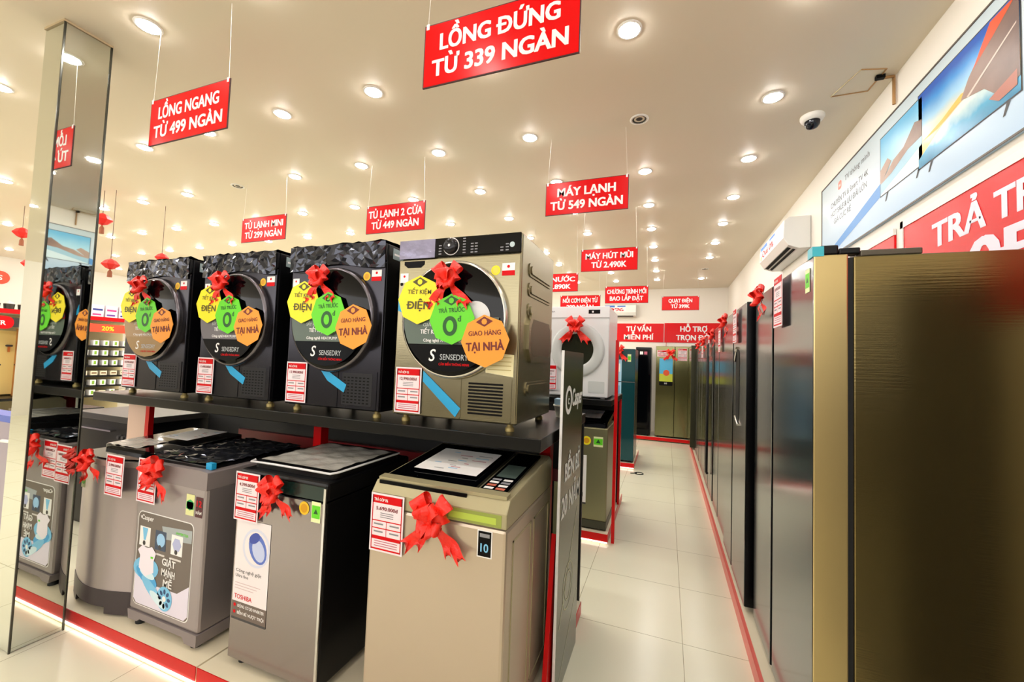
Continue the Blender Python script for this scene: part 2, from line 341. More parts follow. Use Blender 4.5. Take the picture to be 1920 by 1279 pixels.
# ================================================================== long black shelf above the top loaders
sh = thing('display_shelf', 'long black shelf carrying the row of four dryers', 'shelf', (-2., 1.57, 0))
obj('shelf_board', MB().box(-1.54, 1.54, 0, .96, 1.135, 1.19, SHELFB), sh, bevel=.004)
obj('back_panel', MB().box(-1.835, 1.535, .94, .96, 0, 1.133, mat('dark panel', '#101012', .5)), sh, 'black panel behind the washers')
for x, y in ((-.03, .45), (1.40, .6)): obj('shelf_post', MB().box(x-.03, x+.03, y-.03, y+.03, .084, 1.134, FASC), sh, 'red upright post')
obj('end_panel', MB().box(-1.50, -1.29, .18, .2, 0, 1.134, mat('pinkish beige panel', '#d8b9a8', .5)), sh, 'beige end panel')
obj('end_edge', MB().box(-1.289, -1.25, .17, .2, 0, 1.134, FASC), sh, 'red edge strip')
obj('rail', MB().box(-1.14, 1.2, .72, .76, .80, .88, mat('dark red rail', '#7c1016', .35)), sh, 'dark red cross rail')

# ================================================================== top-loading washers
def top_loader(label, cx, y0, w, dp, h, style, z0=.083):
    r = thing('top_load_washer', label, 'washing machine', (cx, y0, z0)); hw = w/2; F = FRONT()
    if style == 'gold':
        body, side = GOLDW, GOLDL
        obj('body', MB().box(-hw, hw, 0, dp, .03, h-.10, body), r, bevel=.012)
        side_m = MB(); P = AISLE((hw, 0, 0))
        for a0, b0, a1, b1 in ((.07, .10, .28, h-.16), (.32, .10, dp-.05, h-.16)):
            for q0, q1, q2, q3 in ((a0, b0, a0+.006, b1), (a1-.006, b0, a1, b1), (a0, b0, a1, b0+.006), (a0, b1-.006, a1, b1)):
                side_m.slab(P, [(q0, q1), (q2, q1), (q2, q3), (q0, q3)], 0, .003, side)
        obj('side_panel', side_m, r)
        YZ = [(0, h-.0985), (0, h-.045), (.03, h-.005), (dp*.92, h+.05), (dp, h+.02), (dp, h-.0985)]
        c = MB(); n = len(YZ); v = [(x, a, b) for x in (-hw, hw) for a, b in YZ]
        c.add(v, [tuple(range(n)), tuple(reversed(range(n, 2*n)))] + [(i, n+i, n+(i+1) % n, (i+1) % n) for i in range(n)], side)
        obj('top_frame', c, r, 'beige plastic top frame', bevel=.006)
        sl = (.055/(dp*.92-.03)); T = Frame((0, .03, h-.005), (1, 0, 0), Vector((0, 1, sl)).normalized())
        obj('lid_lip', MB().slab(T, [(-hw+.012, -.004), (hw-.012, -.004), (hw-.012, .035), (-hw+.012, .035)], .001, .014, GOLDL), r, bevel=.004)
        obj('handle_slot', MB().slab(T, [(-hw+.02, -.010), (hw-.17, -.010), (hw-.17, -.005), (-hw+.02, -.005)], -.014, .003, BLACK), r, 'black finger slot under the lid')
        obj('lid', MB().slab(T, [(-hw+.03, .036), (hw-.155, .036), (hw-.155, .47), (-hw+.03, .47)], .001, .013, GLASSB), r, 'black glass lid', bevel=.004)
        pn = obj('control_panel', MB().slab(T, [(hw-.14, .036), (hw-.03, .036), (hw-.03, .47), (hw-.14, .47)], .001, .010, GLASSB), r, 'black control panel', bevel=.003)
        k = MB(); k.rect(T, hw-.128, .17, hw-.045, .31, mat('lcd', '#4b5a55', .3), .0106)
        obj('display', k, pn); k = MB()
        for a in range(2):
            for c_ in range(4): k.rect(T, hw-.13+.047*a, .05+.028*c_, hw-.093+.047*a, .068+.028*c_, [WHITE, mat('salmon key', '#c66a54'), WHITE, GREY][(a+c_) % 4], .0106)
        obj('buttons', k, pn)
        k = MB(); k.slab(F, [(.03, h-.094), (hw-.02, h-.094), (hw-.02, h-.05), (.03, h-.05)], 0, .001, mat('olive sticker', '#93a04a', .4)); k.rect(F, .06, h-.085, hw-.04, h-.062, mat('lime ink', '#b6cc4e'), .0016)
        obj('sticker', k, r, 'olive green sticker strip')
        k = MB(); k.rect(F, .18, h-.205, .238, h-.11, WHITE, .0012); k.rect(F, .184, h-.201, .234, h-.114, BLACK, .0017); k.txt(F, '10', .209, h-.185, .03, SKY, .0022, .03); k.rect(F, .19, h-.135, .228, h-.122, GREY, .0022)
        obj('warranty_badge', k, r, 'black badge reading 10')
        feet(r, ((-hw+.05, .05), (hw-.05, .05), (-hw+.05, dp-.06), (hw-.05, dp-.06)))
    if style == 'black':
        obj('body', MB().box(-hw, hw, .001, dp, .03, h-.08, DSIDE), r, bevel=.008)
        obj('front_panel', MB().box(-hw+.004, hw-.004, -.004, .0005, .035, h-.085, SILV), r, 'silver steel front')
        obj('edge_trim', MB().box(hw-.014, hw-.003, -.007, -.0005, .035, h-.02, CHROME), r, 'bright vertical edge trim')
        obj('top_frame', MB().box(-hw, hw, 0, dp, h-.079, h, BLACKPL), r, bevel=.012)
        k = MB(); k.rect(F, -.02, h-.075, hw-.015, h-.018, mat('dark green strip', '#0f2a26', .2), .001); obj('sticker', k, r, 'dark green strip')
        lid = obj('lid', MB().slab(TOP((0, 0, h)), rrect(-hw+.02, .045, hw-.015, dp-.06, .04), .001, .03, BLACKPL), r, bevel=.008)
        obj('plastic_wrap', MB().grid(lambda a, b: (-hw+.045+a*(w-.09), .07+b*(dp-.17), h+.034+.004*math.sin(17*a+9*b)*math.sin(23*b)), 20, 20, FILML), lid, 'pale film over the lid')
        obj('wrap_edge', MB().tube([(-hw+.02, .06, h+.03), (-hw+.02, .038, h+.026), (-.1, .036, h+.03), (hw-.03, .04, h+.028), (hw-.012, .07, h+.03), (hw-.012, dp-.08, h+.028)], .005, mat('folded film', '#e4e4e8', .2)), lid, 'white folded film edge')
        k = MB(); k.flat(F, ngon(20, .028, (.145, h-.115)), mat('amber sticker', '#f0c224'), .006); k.flat(F, ngon(16, .019, (.145, h-.115)), mat('amber ink', '#d99c10'), .0064); obj('sticker', k, r, 'round yellow sticker')
        k = energy(Frame((0, -.004, 0)), .185, h-.165, .05, .085); obj('energy_sticker', k, r, 'green energy sticker')
        p = MB(); a0, a1 = -hw+.012, -hw+.225; PF = Frame((0, -.0045, 0)); hh = .65
        p.rect(PF, a0, hh-.365, a1, hh, mat('pale poster', '#efe6ea', .4), .001); p.rect(PF, a0, .215, a1, .285, BROWNP, .0012); p.rect(PF, a0, .205, a1, .215, DGREY, .0012)
        cx_, cy_ = a0+.13, hh-.115
        p.flat(PF, ngon(24, .085, (cx_, cy_)), mat('pale ripple', '#d9dbee'), .0014); p.flat(PF, ngon(24, .073, (cx_, cy_)), mat('pale poster', '#efe6ea'), .0016)
        p.flat(PF, rot2(ngon(20, .052, (0, 0), 0, .07), .5, (cx_+.01, cy_)), mat('violet blue', '#5b74c8'), .0018); p.flat(PF, rot2(ngon(20, .036, (0, 0), 0, .05), .5, (cx_+.015, cy_-.008)), mat('pale violet', '#c3cdf0'), .002)
        p.flat(PF, rot2(ngon(16, .036, (0, 0), 0, .022), .5, (cx_-.012, cy_+.042)), mat('deep violet', '#3c4fa8'), .0022)
        p.txt(PF, 'Công nghệ giặt', a0+.012, hh-.235, .014, DGREY, .0014, .16, 'L', .008); p.txt(PF, 'Ultra fine', a0+.012, hh-.258, .014, DGREY, .0014, .08, 'L', .008)
        for q in range(3): p.rect(PF, a0+.012, hh-.285-.012*q, a0+.17-.02*q, hh-.282-.012*q, mat('pale ink', '#d3b8bd'), .0014)
        p.txt(PF, 'TOSHIBA', a0+.012, hh-.352, .02, RED, .0014, .11, 'L')
        for q, (y_, t_) in enumerate(((.262, 'ĐỘNG CƠ DD INVERTER'), (.232, 'BỀN BỈ VƯỢT TRỘI'))):
            p.flat(PF, ngon(8, .008, (a0+.018, y_+.006)), RED, .0016); p.txt(PF, t_, a0+.036, y_, .013, WHITE, .0016, .165, 'L')
        obj('poster', p, r, 'white poster with violet drum and brown footer')
        feet(r, ((-hw+.05, .04), (hw-.05, .04), (-hw+.05, dp-.06), (hw-.05, dp-.06)))
    if style == 'poster':
        obj('body', MB().box(-hw, hw, 0, dp, .075, h, BROWNST), r, bevel=.014)
        obj('base_skirt', MB().slab(F, [(-hw, .075), (-hw+.01, .03), (-hw+.08, .03), (-hw+.1, .045), (hw-.1, .045), (hw-.08, .02), (hw, .02), (hw, .075)], -dp, .004, BROWNPL), r, bevel=.004)
        obj('top_frame', MB().slab(F, [(-hw-.002, h-.07), (hw+.002, h-.07), (hw+.002, h+.015), (hw-.06, h+.02), (-hw+.02, h+.012), (-hw-.002, h+.01)], -dp*.98, .003, BROWNPL), r, bevel=.004)
        lid = obj('lid', MB().box(-hw+.035, hw-.035, .03, dp-.04, h+.012, h+.035, BLACKPL), r, 'black lid', bevel=.006)
        obj('plastic_wrap', crinkle(lambda a, b: Vector((-hw+.03+a*(w-.06), .028+b*(dp-.07), h+.037)), (0, 0, 1), 14, 26, .013, 5), lid, 'crinkled clear film')
        obj('tape', MB().box(hw-.06, hw-.02, .028, .05, h+.02, h+.05, TAPE), lid, 'blue tape')
        k = MB(); k.rect(F, .125, h-.20, .185, h-.10, mat('amber green sticker', '#dfe0a0'), .0012); k.rect(F, .128, h-.17, .182, h-.135, mat('emerald', '#1fae5a'), .0018); k.flat(F, ngon(8, .026, (.155, h-.15)), mat('emerald', '#1fae5a'), .0018); obj('energy_sticker', k, r, 'green and yellow energy sticker')
        k = MB(); k.rect(F, .195, h-.20, .245, h-.105, mat('maroon', '#4a1620'), .0012); k.txt(F, '12', .22, h-.15, .03, RED, .0018, .035); k.txt(F, 'NĂM', .22, h-.185, .014, WHITE, .0018, .04); obj('warranty_badge', k, r, 'maroon warranty badge')
        p = MB(); a0, a1, b0, b1 = -hw+.03, hw-.07, .11, .575; PF = F; ww = a1-a0
        p.slab(PF, rrect(a0, b0, a1, b1, .03), 0, .001, WHITE); p.flat(PF, rrect(a0+.004, b0+.004, a1-.004, b1-.004, .028), mat('poster taupe', '#6b6059', .4), .0014)
        p.flat(PF, [(a0+.006, b0+.03), (a0+.03, b0+.008), (a1-.03, b0+.008), (a1-.006, b0+.03), (a1-.006, b0+.17), (a1-.09, b0+.12), (a0+.16, b0+.12), (a0+.006, b0+.21)], mat('poster lilac', '#e4ddf0', .4), .0018)
        p.flat(PF, [(a0+ww*.45, b1-.05), (a1-.01, b1-.035), (a1-.01, b1-.095), (a0+ww*.5, b1-.11)], mat('poster sheen', '#a3abb0', .4), .0018)
        p.txt(PF, 'Casper', a0+.03, b1-.04, .024, WHITE, .0022, .095, 'L'); p.flat(PF, [(a0+.018, b1-.022), (a0+.03, b1-.028), (a0+.026, b1-.04)], WHITE, .0022)
        p.txt(PF, 'INVERTER', a1-.125, b1-.07, .012, GRN, .0022, .09, 'L')
        for q in range(3):
            x_ = a0+.022+.125*q; p.rect(PF, x_, b1-.17, x_+.085, b1-.075, [WHITE, mat('icon navy', '#3c4a62'), WHITE][q], .002)
            p.flat(PF, [[(x_+.02, b1-.08), (x_+.065, b1-.08), (x_+.05, b1-.14), (x_+.035, b1-.14)], ngon(16, .033, (x_+.045, b1-.12)), ngon(6, .034, (x_+.043, b1-.12))][q], [SKY, mat('icon blue', '#9cc9f0'), mat('icon lilac', '#b3b9e0')][q], .0024)
            p.flat(PF, ngon(8, .012, (x_+.04, b1-.155)), DGREY, .0026); p.rect(PF, x_, b1-.195, x_+.08, b1-.186, mat('icon caption', '#d8d2cf'), .002)
        # shirt in a swirl of water
        for q, (cx_, cy_, rx, ry, an, m_) in enumerate(((.09, .19, .10, .055, .1, SKY), (.10, .15, .09, .035, -.35, mat('water blue', '#4aa6e2')), (.15, .095, .10, .028, -.55, SKY), (.105, .165, .06, .02, -.2, mat('foam', '#d7effb')), (.20, .06, .07, .022, -.4, mat('foam', '#d7effb')))):
            p.flat(PF, rot2(ngon(20, rx, (0, 0), 0, ry), an, (a0+cx_, b0+cy_)), m_, .0026+.0002*q)
        p.flat(PF, [(a0+x, b0+y) for x, y in ((.02, .27), (.055, .30), (.08, .292), (.105, .292), (.13, .302), (.165, .275), (.15, .235), (.155, .18), (.09, .15), (.035, .185), (.04, .245))], mat('shirt', '#f1e9f6'), .0038)
        p.rect(PF, a0+.125, b0+.245, a0+.145, b0+.255, GRN, .0042)
        for q, t_ in enumerate(('GIẶT', 'MẠNH', 'MẼ')): p.txt(PF, t_, a0+.265, b0+.232-.05*q, .034, WHITE, .0026, .10 if q < 2 else .065, bold=.035, ang=-.02)
        p.flat(PF, ngon(24, .058, (a0+.25, b0+.075)), SKY, .003)
        for q in range(8): p.flat(PF, rot2(ngon(10, .013, (0, 0), 0, .009), q*PI/4, (a0+.25+.034*math.cos(q*PI/4), b0+.075+.034*math.sin(q*PI/4))), mat('drum navy', '#274a7a'), .0034)
        p.flat(PF, ngon(14, .014, (a0+.25, b0+.075)), WHITE, .0036)
        obj('poster', p, r, 'taupe poster with shirt and water swirl')
        feet(r, ((-hw+.05, .035), (hw-.05, .035), (-hw+.05, dp-.06), (hw-.05, dp-.06)), .025, .03)
    if style == 'bowed':
        n = 14; arc = [(-hw+w*i/n, -.045*math.sin(PI*i/n)+.02*(1-math.sin(PI*i/n))) for i in range(n+1)]
        out = arc+[(hw, dp), (-hw, dp)]
        Z = Frame((0, 0, 0), (1, 0, 0), (0, 1, 0))
        obj('body', MB().slab(Z, out, .13, h-.02, BOWST, True), r, 'bowed mauve grey front')
        sk = MB().slab(Z, [(x*1.004, y-.002) for x, y in arc]+[(hw, dp), (-hw, dp)], .045, .13, SKIRT, True)
        sk.slab(Z, [(x, y-.002) for x, y in arc[:4]]+[(arc[3][0], .1), (-hw, .1)], .012, .05, SKIRT); sk.slab(Z, [(x, y-.002) for x, y in arc[-5:]]+[(hw, .1), (arc[-5][0], .1)], .012, .05, SKIRT)
        obj('base_skirt', sk, r, 'dark brown base skirt')
        obj('top_frame', MB().slab(Z, [(x*1.005, y-.004) for x, y in arc]+[(hw, dp), (-hw, dp)], h-.019, h+.01, mat('silver frame', '#b9b0aa', .25, .6), True), r, 'silver top frame')
        obj('control_panel', MB().slab(Z, [(x*.9, y+.005) for x, y in arc]+[(hw*.9, .11), (-hw*.9, .11)], h+.01, h+.02, GLASSB), r, 'dark control strip')
        lid = obj('lid', MB().slab(Frame((0, .09, h+.012), (1, 0, 0), Vector((0, 1, .06)).normalized()), rrect(-hw+.03, 0, hw-.02, dp-.12, .03), 0, .03, GLASSB), r, 'dark glass lid', bevel=.008)
        obj('plastic_wrap', MB().grid(lambda a, b: (-hw+.04+a*(w*.5), .10+b*.16, h+.046+.0096*b+.004*math.sin(21*a)*math.sin(13*b+4*a)), 16, 12, FILML), lid, 'crumpled clear film')
        k = MB()
        FB = Frame((0, -.046, 0)); k.rect(FB, -.18, h-.165, -.14, h-.105, mat('lime print', '#e9f2b8'), .02); k.flat(FB, ngon(8, .018, (-.16, h-.13)), GRN, .0206)
        for v_ in range(len(k.v)): k.v[v_] = (k.v[v_][0], k.v[v_][1]+.035, k.v[v_][2])
        obj('energy_sticker', k, r, 'green energy sticker')
        feet(r, ((-hw+.06, .08), (hw-.06, .08), (-hw+.06, dp-.06), (hw-.06, dp-.06)), .025, .012)
    return r
top_loader('mauve grey top loader with a bowed front, beside the mirror pillar', -2.855, 1.36, .57, .60, .79, 'bowed')
top_loader('grey-brown top loader with a taupe water-swirl poster on its front', -2.295, 1.345, .53, .60, .81, 'poster')
top_loader('black-sided top loader with silver front and white violet-drum poster', -1.575, 1.36, .525, .58, .87, 'black')
top_loader('champagne gold top loader with black glass lid, nearest the aisle board', -.80, 1.36, .58, .59, .92, 'gold')
def paper(name, label, cx, y0, z, slope, w, h, mk):
    T = Frame((cx, y0, z), (1, 0, 0), Vector((0, 1, slope)).normalized()); b = MB(); b.slab(T, [(-w/2, 0), (w/2, 0), (w/2, h), (-w/2, h)], 0, .001, WHITE)
    random.seed(len(label))
    for k in range(mk):
        x = -w*.42+random.random()*w*.7; y = h*(.1+.8*k/mk); b.rect(T, x, y, x+.02+.05*random.random(), y+.006, [GREY, SKY, mat('rose ink', '#c0627a')][k % 3], .0016)
    return tag(obj(name, b), label, 'paper')
paper('instruction_sheet', 'white instruction sheet on the glass lid of the champagne gold top loader', -.845, 1.50, 1.032, .108, .29, .27, 14)
paper('instruction_sheet', 'white sheet on the lid of the bowed mauve grey top loader', -2.80, 1.64, .945, .06, .24, .24, 8)

# bows and price cards on the washers
price_card((-1.082, 1.353, .958), '5.690.000đ', 'price card at the upper left corner of the champagne gold top loader', w=.153, h=.222, tilt=.0)
price_card((-1.835, 1.343, .946), '4.390.000đ', 'price card at the upper left corner of the black-sided top loader', w=.15, h=.215)
price_card((-2.545, 1.335, .925), '4.290.000đ', 'price card behind the bow on the poster-fronted grey-brown top loader', w=.15, h=.22)
price_card((-2.765, 1.305, .925), '3.990.000đ', 'price card right of the bow on the bowed mauve grey top loader', w=.155, h=.21)
bow((-.785, 1.345, .905), 'red ribbon bow on the front of the champagne gold top loader', .98)
bow((-1.575, 1.338, .885), 'red ribbon bow on the front of the black-sided top loader', .78, tilt=-.12)
bow((-2.36, 1.322, .87), 'red ribbon bow on the grey-brown top loader with the taupe poster', .85, tilt=.2)
bow((-2.885, 1.298, .865), 'red ribbon bow on the bowed mauve grey top loader by the pillar', .74, tilt=-.15)

# ================================================================== dryers on the shelf
def dryer(label, cx, y0, w, dp, h, gold, sticker, z0=1.19):
    r = thing('tumble_dryer', label, 'dryer', (cx, y0, z0)); hw = w/2; F = FRONT(); body = GOLD if gold else DSTEEL
    b = MB(); b.box(-hw+.006, hw, .012, dp, .03, h, GOLD if gold else DSIDE); obj('body', b, r, bevel=.008)
    obj('front_panel', MB().box(-hw, hw-.003, 0, .0115, .035, h-.095, body), r, bevel=.004)
    # pressed ribs on the side
    P = AISLE((hw, 0, 0)); s = MB(); sm = GOLD if gold else DSIDE
    def rib(z):
        a0, a1 = .10, dp-.05; s.slab(P, rrect(a0, z-.012, a1, z+.05, .026), 0, .005, sm); s.slab(P, rrect(a0+.02, z, a1-.02, z+.038, .018), .005, .011, sm)
    for z in (h-.16, h-.25, h-.345, .16): rib(z)
    s.slab(P, [(.10, .36), (.14, .30), (dp-.09, .30), (dp-.05, .36), (dp-.05, .47), (dp-.09, .53), (.14, .53), (.10, .47)], 0, .014, sm)
    s.slab(P, [(.13, .37), (.16, .33), (dp-.11, .33), (dp-.08, .37), (dp-.08, .46), (dp-.11, .50), (.16, .50), (.13, .46)], .0141, .0146, mat('shaded press', '#6f6450', .4, .7) if gold else BLACKPL)
    obj('side_ribs', s, r, bevel=.006)
    cp = obj('control_panel', MB().box(-hw, hw-.003, -.004, .0115, h-.09, h-.002, GLASSB if gold else BLACKPL), r, 'black control band', bevel=.004)
    CF = Frame((0, -.0045, 0))
    if gold:
        obj('film', MB().box(-hw+.002, -.115, -.0065, -.0045, h-.092, h-.004, LILAC), cp, 'lilac protective film')
        obj('knob', MB().lathe(CF, [(.036, 0), (.036, .012), (.03, .02), (.012, .021)], mat('dark knob', '#2a2a2c', .25, .7), 28, (-.03, h-.045)), cp); k = MB()
        for c_, n_ in ((-.095, 4), (.03, 6), (.07, 4), (.09, 4), (.215, 2), (.24, 3)):
            for q in range(n_): k.rect(CF, c_, h-.08+.013*q, c_+.014, h-.075+.013*q, GREY, .001)
        k.lathe(CF, [(.037, .0005), (.041, .0006)], WHITE, 32, (-.03, h-.045), cap=False); k.flat(CF, ngon(12, .006, (-.03, h-.045)), WHITE, .0225); k.flat(CF, ngon(14, .012, (.27, h-.055)), mat('lit key', '#b8c8cc'), .001)
        obj('control_marks', k, cp)
    else:
        g = crinkle(lambda a, b_: Vector((-hw-.006+a*(w+.006), -.008, h-.112+b_*.118+.014*math.sin(7*a+cx*9)*(1-b_))), (0, -1, 0), 26, 6, .010, int(-cx*100))
        gt = crinkle(lambda a, b_: Vector((-hw-.004+a*(w+.004), -.006+b_*dp, h+.006)), (0, 0, 1), 18, 12, .012, int(-cx*90)); g.add(gt.v, gt.f, FILM)
        obj('plastic_wrap', g, r, 'crinkled clear film over the control band')
        k = MB(); k.rect(P, .05, h-.07, .18, h-.015, mat('silver label', '#8fa0a4'), .001); k.rect(P, .06, h-.05, .12, h-.04, WHITE, .0015); obj('side_label', k, r, 'silver side label')
    obj('drawer_recess', MB().slab(F, [(-hw+.03, h-.12), (-hw+.05, h-.135), (-hw+.12, h-.135), (-hw+.14, h-.12), (-hw+.14, h-.104), (-hw+.03, h-.104)], .0005, .003, BLACK if gold else DSIDE), r, 'dark drawer handle recess')
    # round door
    cz = .482; dc = (0.0, cz)
    door = obj('door', MB().lathe(F, [(.268, 0), (.268, .016), (.264, .026), (.258, .03), (.254, .031)], mat('silver rim', '#d9d6cc', .2, .8) if gold else mat('dark rim', '#6a666c', .25, .9), 56, dc, cap=False), r, 'round door rim')
    obj('glass', MB().lathe(F, [(.2545, .031), (.20, .040), (.12, .043), (0, .044)], GLASSB, 56, dc), door, 'black glass')
    R = .238; D = .0455; k = MB(); ctop, cmid, cband, cbot = sticker
    def seg(z0_, z1_, m, d=D, a_lo=-1, a_hi=1):
        L = []; n = 12
        for i in range(n+1):
            z = z0_+(z1_-z0_)*i/n; x = math.sqrt(max(0, R*R-z*z)); L.append((x, z))
        k.flat(F, [(min(x, a_hi), cz+z) for x, z in L]+[(max(-x, a_lo), cz+z) for x, z in reversed(L)], m, d)
    seg(-R, -.115, cbot); seg(-.1145, .005, cmid); seg(.0055, .05, cband, a_hi=-.0); 
    k.rect(F, -R+.005, cz+.012, -R+.028, cz+.045, BLUE, D+.0006); k.txt(F, 'TOSHIBA', -.135, cz+.018, .018, WHITE, D+.0006, .105)
    if gold: k.txt(F, 'GIẢM NHĂN', -.06, cz-.035, .016, mat('grey white ink', '#c9cfca'), D+.0006, .15, bold=.006)
    else: k.txt(F, 'SẤY KHÔ VƯỢT', -.06, cz-.035, .016, mat('grey white ink', '#c9cfca'), D+.0006, .15, bold=.006)
    k.txt(F, 'TIẾT KIỆM THỜI GIAN' if gold else 'TIẾT KIỆM ĐIỆN', -.03, cz-.068, .02, WHITE, D+.0006, .235 if gold else .17); k.txt(F, 'Công nghệ ANTI-CREASE' if gold else 'Công nghệ HEATPUMP', -.03, cz-.104, .014, WHITE, D+.0006, .2)
    k.txt(F, 'S', -.08, cz-.19, .055, WHITE, D+.0006, .035, bold=.01, shear=.2); k.txt(F, 'SENSEDRY', .03, cz-.183, .026, mat('silver ink', '#b4b8bc'), D+.0006, .14, bold=.008); k.txt(F, 'CẢM BIẾN THÔNG MINH', .03, cz-.208, .011, RED, D+.0006, .15)
    if gold: k.flat(F, ngon(28, .072, (.125, cz+.005)), mat('pale disc', '#dfe0e4'), D+.0003)
    obj('round_label', k, door, 'round printed door label')
    k = MB(); k.flat(F, ngon(18, .022, (.195, h-.165)), YEL if gold else mat('amber sticker', '#f0c224'), .001); k.flat(F, ngon(16, .014, (.195, h-.165)), mat('amber ink', '#d99c10') if not gold else mat('lemon ink', '#efdc50'), .0014); obj('sticker', k, r, 'round yellow sticker')
    k = MB(); k.rect(F, .225, h-.185, .285, h-.135, WHITE, .001); k.rect(F, .225, h-.19, .285, h-.168, RED, .0014); k.flat(F, ngon(8, .007, (.255, h-.15)), RED, .0015); obj('sticker', k, r, 'white and red sticker')
    k = MB(); k.rect(F, -hw+.01, h-.205, -hw+.055, h-.16, WHITE, .001); k.flat(F, ngon(8, .006, (-hw+.032, h-.175)), RED, .0015); k.flat(F, ngon(8, .008, (-hw+.018, h-.212)), BLACK, .0015); k.flat(F, ngon(8, .008, (-hw+.048, h-.212)), BLACK, .0015); obj('sticker', k, r, 'white square sticker')
    # vent
    v = MB(); a0, a1, b0, b1 = (.085, .25, .065, .205)
    for q0, q1, q2, q3 in ((a0-.04, .04, a0-.036, b1+.02), (a1+.036, .04, a1+.04, b1+.02), (a0-.04, .04, a1+.04, .044)): v.slab(F, [(q0, q1), (q2, q1), (q2, q3), (q0, q3)], .0002, .0025, body)
    if gold:
        v.rect(F, a0, b0, a1, b1, body, .0006)
        for q in range(10): v.slab(F, rrect(a0, b0+.0145*q, a1, b0+.0145*q+.008, .003, 2), .0008, .0022, BLACK)
    else:
        v.rect(F, a0-.01, b0-.01, a1+.01, b1+.01, mat('dark mesh', '#1c1b20', .5, .4), .0006)
        for q in range(9):
            for c_ in range(7): v.rect(F, a0+.024*c_, b0+.0155*q, a0+.024*c_+.014, b0+.0155*q+.006, BLACK, .0012)
    obj('vent_grille', v, r, 'slotted vent grille')
    t_ = MB()
    if gold: t_.flat(F, [(-.150, .195), (-.15, .245), (.05, .085), (.025, .045)], TAPE, .003)
    else: t_.flat(F, [(-.07, .225), (-.05, .235), (.105, .155), (.09, .115), (-.02, .17)], TAPE, .003)
    obj('tape', t_, r, 'blue tape strip')
    k = MB(); k.flat(F, [(-hw+.005, h-.27), (-hw+.03, h-.31), (-hw+.035, h-.35), (-hw+.005, h-.34)], TAPE, .0016); obj('tape', k, r, 'blue tape end')
    if gold:
        k = MB(); k.slab(F, [(.165, .25), (.295, .235), (.296, .33), (.167, .34)], .001, .0022, mat('cream paper', '#efe6b8', .5))
        for q in range(4): k.rect(F, .175, .262+.018*q, .285, .266+.018*q, mat('tan ink', '#c8b878'), .0028)
        obj('paper_note', k, r, 'cream paper note')
    fm = mat('brass foot', '#a08e58', .4, .4)
    for x in (-hw+.05, hw-.04): 
        for y in (.04, dp-.06): obj('foot', MB().lathe(Frame((x, y, 0), (1, 0, 0), (0, 1, 0)), [(.02, 0), (.02, .015), (.013, .02), (.013, .031)], fm, 12), r)
    return r
STK = {'gold': (None, mat('label green grey', '#55645a', .4), RED, BLACK), 'green': (None, mat('label green grey', '#55645a', .4), RED, mat('label navy', '#0a0e14', .5, spec=.12)),
       'grey': (None, mat('label grey', '#6e6a70', .4), RED, mat('label black', '#0c0b0e', .5, spec=.12)), 'tan': (None, mat('label tan', '#a8875c', .4), mat('dull red', '#b84a48', .4), mat('label tan low', '#9c7a44', .4))}
D4 = (-.905, 1.64); 
dryer('champagne gold dryer at the aisle end of the long black shelf', -.905, 1.64, .625, .53, .865, True, STK['gold'])
dryer('dark dryer with a green-grey door label, next to the champagne gold dryer', -1.605, 1.64, .615, .53, .865, False, STK['green'])
dryer('dark dryer with a grey and black door label, second from the pillar', -2.325, 1.64, .60, .53, .86, False, STK['grey'])
dryer('dark dryer with a tan door label, at the pillar end of the shelf', -3.07, 1.64, .62, .53, .86, False, STK['tan'])
for nm, cx, s, pr in (('champagne gold dryer', -.905, 1., '12.990.000đ'), ('dark dryer with green-grey label', -1.605, .98, '13.990.000đ'), ('dark dryer with grey-black label', -2.325, .98, '11.490.000đ'), ('dark dryer with tan label', -3.07, .98, '10.990.000đ')):
    zo = 0 if s == 1. else .028; ex = 0 if s == 1. else -.04
    hang_tag('y', (cx-.155, 1.583, 1.757), f'yellow octagonal tag on the {nm}', .03, s)
    hang_tag('g', (cx+.02, 1.579, 1.668+zo), f'green octagonal tag on the {nm}', -.05, s)
    hang_tag('o', (cx+.185, 1.575, 1.575+2*zo), f'orange octagonal tag on the {nm}', -.06, s)
    bow((cx+ex, 1.585, 1.835+zo), f'red ribbon bow at the top of the door of the {nm}', (.86 if s == 1. else .78))
    price_card((cx-.298+ex*.0, 1.634, 1.447), pr, f'price card at the lower left of the {nm}', w=.142, h=.212)

# ================================================================== advertising board at the aisle end of the row
ab = thing('advertising_board', 'tall narrow dark green advertising board standing at the aisle end of the washer row', 'board', (-.436, 1.80, 0))
BOARDG = mat('dark green board', '#3d4226', .22, spec=.4)
b = MB(); b.box(-.004, .0055, .006, .46, .002, 1.55, BOARDG); obj('panel', b, ab)
obj('edge_trim', MB().box(-.005, .0065, 0, .0055, .002, 1.551, WHITE), ab, 'white front edge')
AF = AISLE((.0056, 0, 0)); k = MB(); CW = mat('board lettering', '#fbfaf4', .7, spec=.1)
k.lathe(AF, [(.045, .001), (.068, .001)], CW, 28, (.12, 1.32), cap=False); k.txt(AF, 'c', .12, 1.30, .045, CW, .001); k.txt(AF, 'Casper', .20, 1.285, .085, CW, .001, .24, 'L', shear=.1, bold=.035)
k.txt(AF, 'BỀN BỈ', .25, .945, .085, CW, .001, .33, bold=.035); k.txt(AF, '20 NĂM', .235, .79, .095, CW, .001, .40, bold=.035)
PALE = mat('pale olive ring', '#a9aa78', .3)
for r_ in (.10, .06): k.lathe(AF, [(r_, .001), (r_+.008, .001)], PALE, 40, (.22, .42), cap=False)
k.flat(AF, [(.05, .30), (.06, .30), (.40, .74), (.39, .74)], PALE, .0012); k.flat(AF, [(.02, .02), (.028, .02), (.44, .30), (.43, .30)], PALE, .0012)
obj('lettering', k, ab)
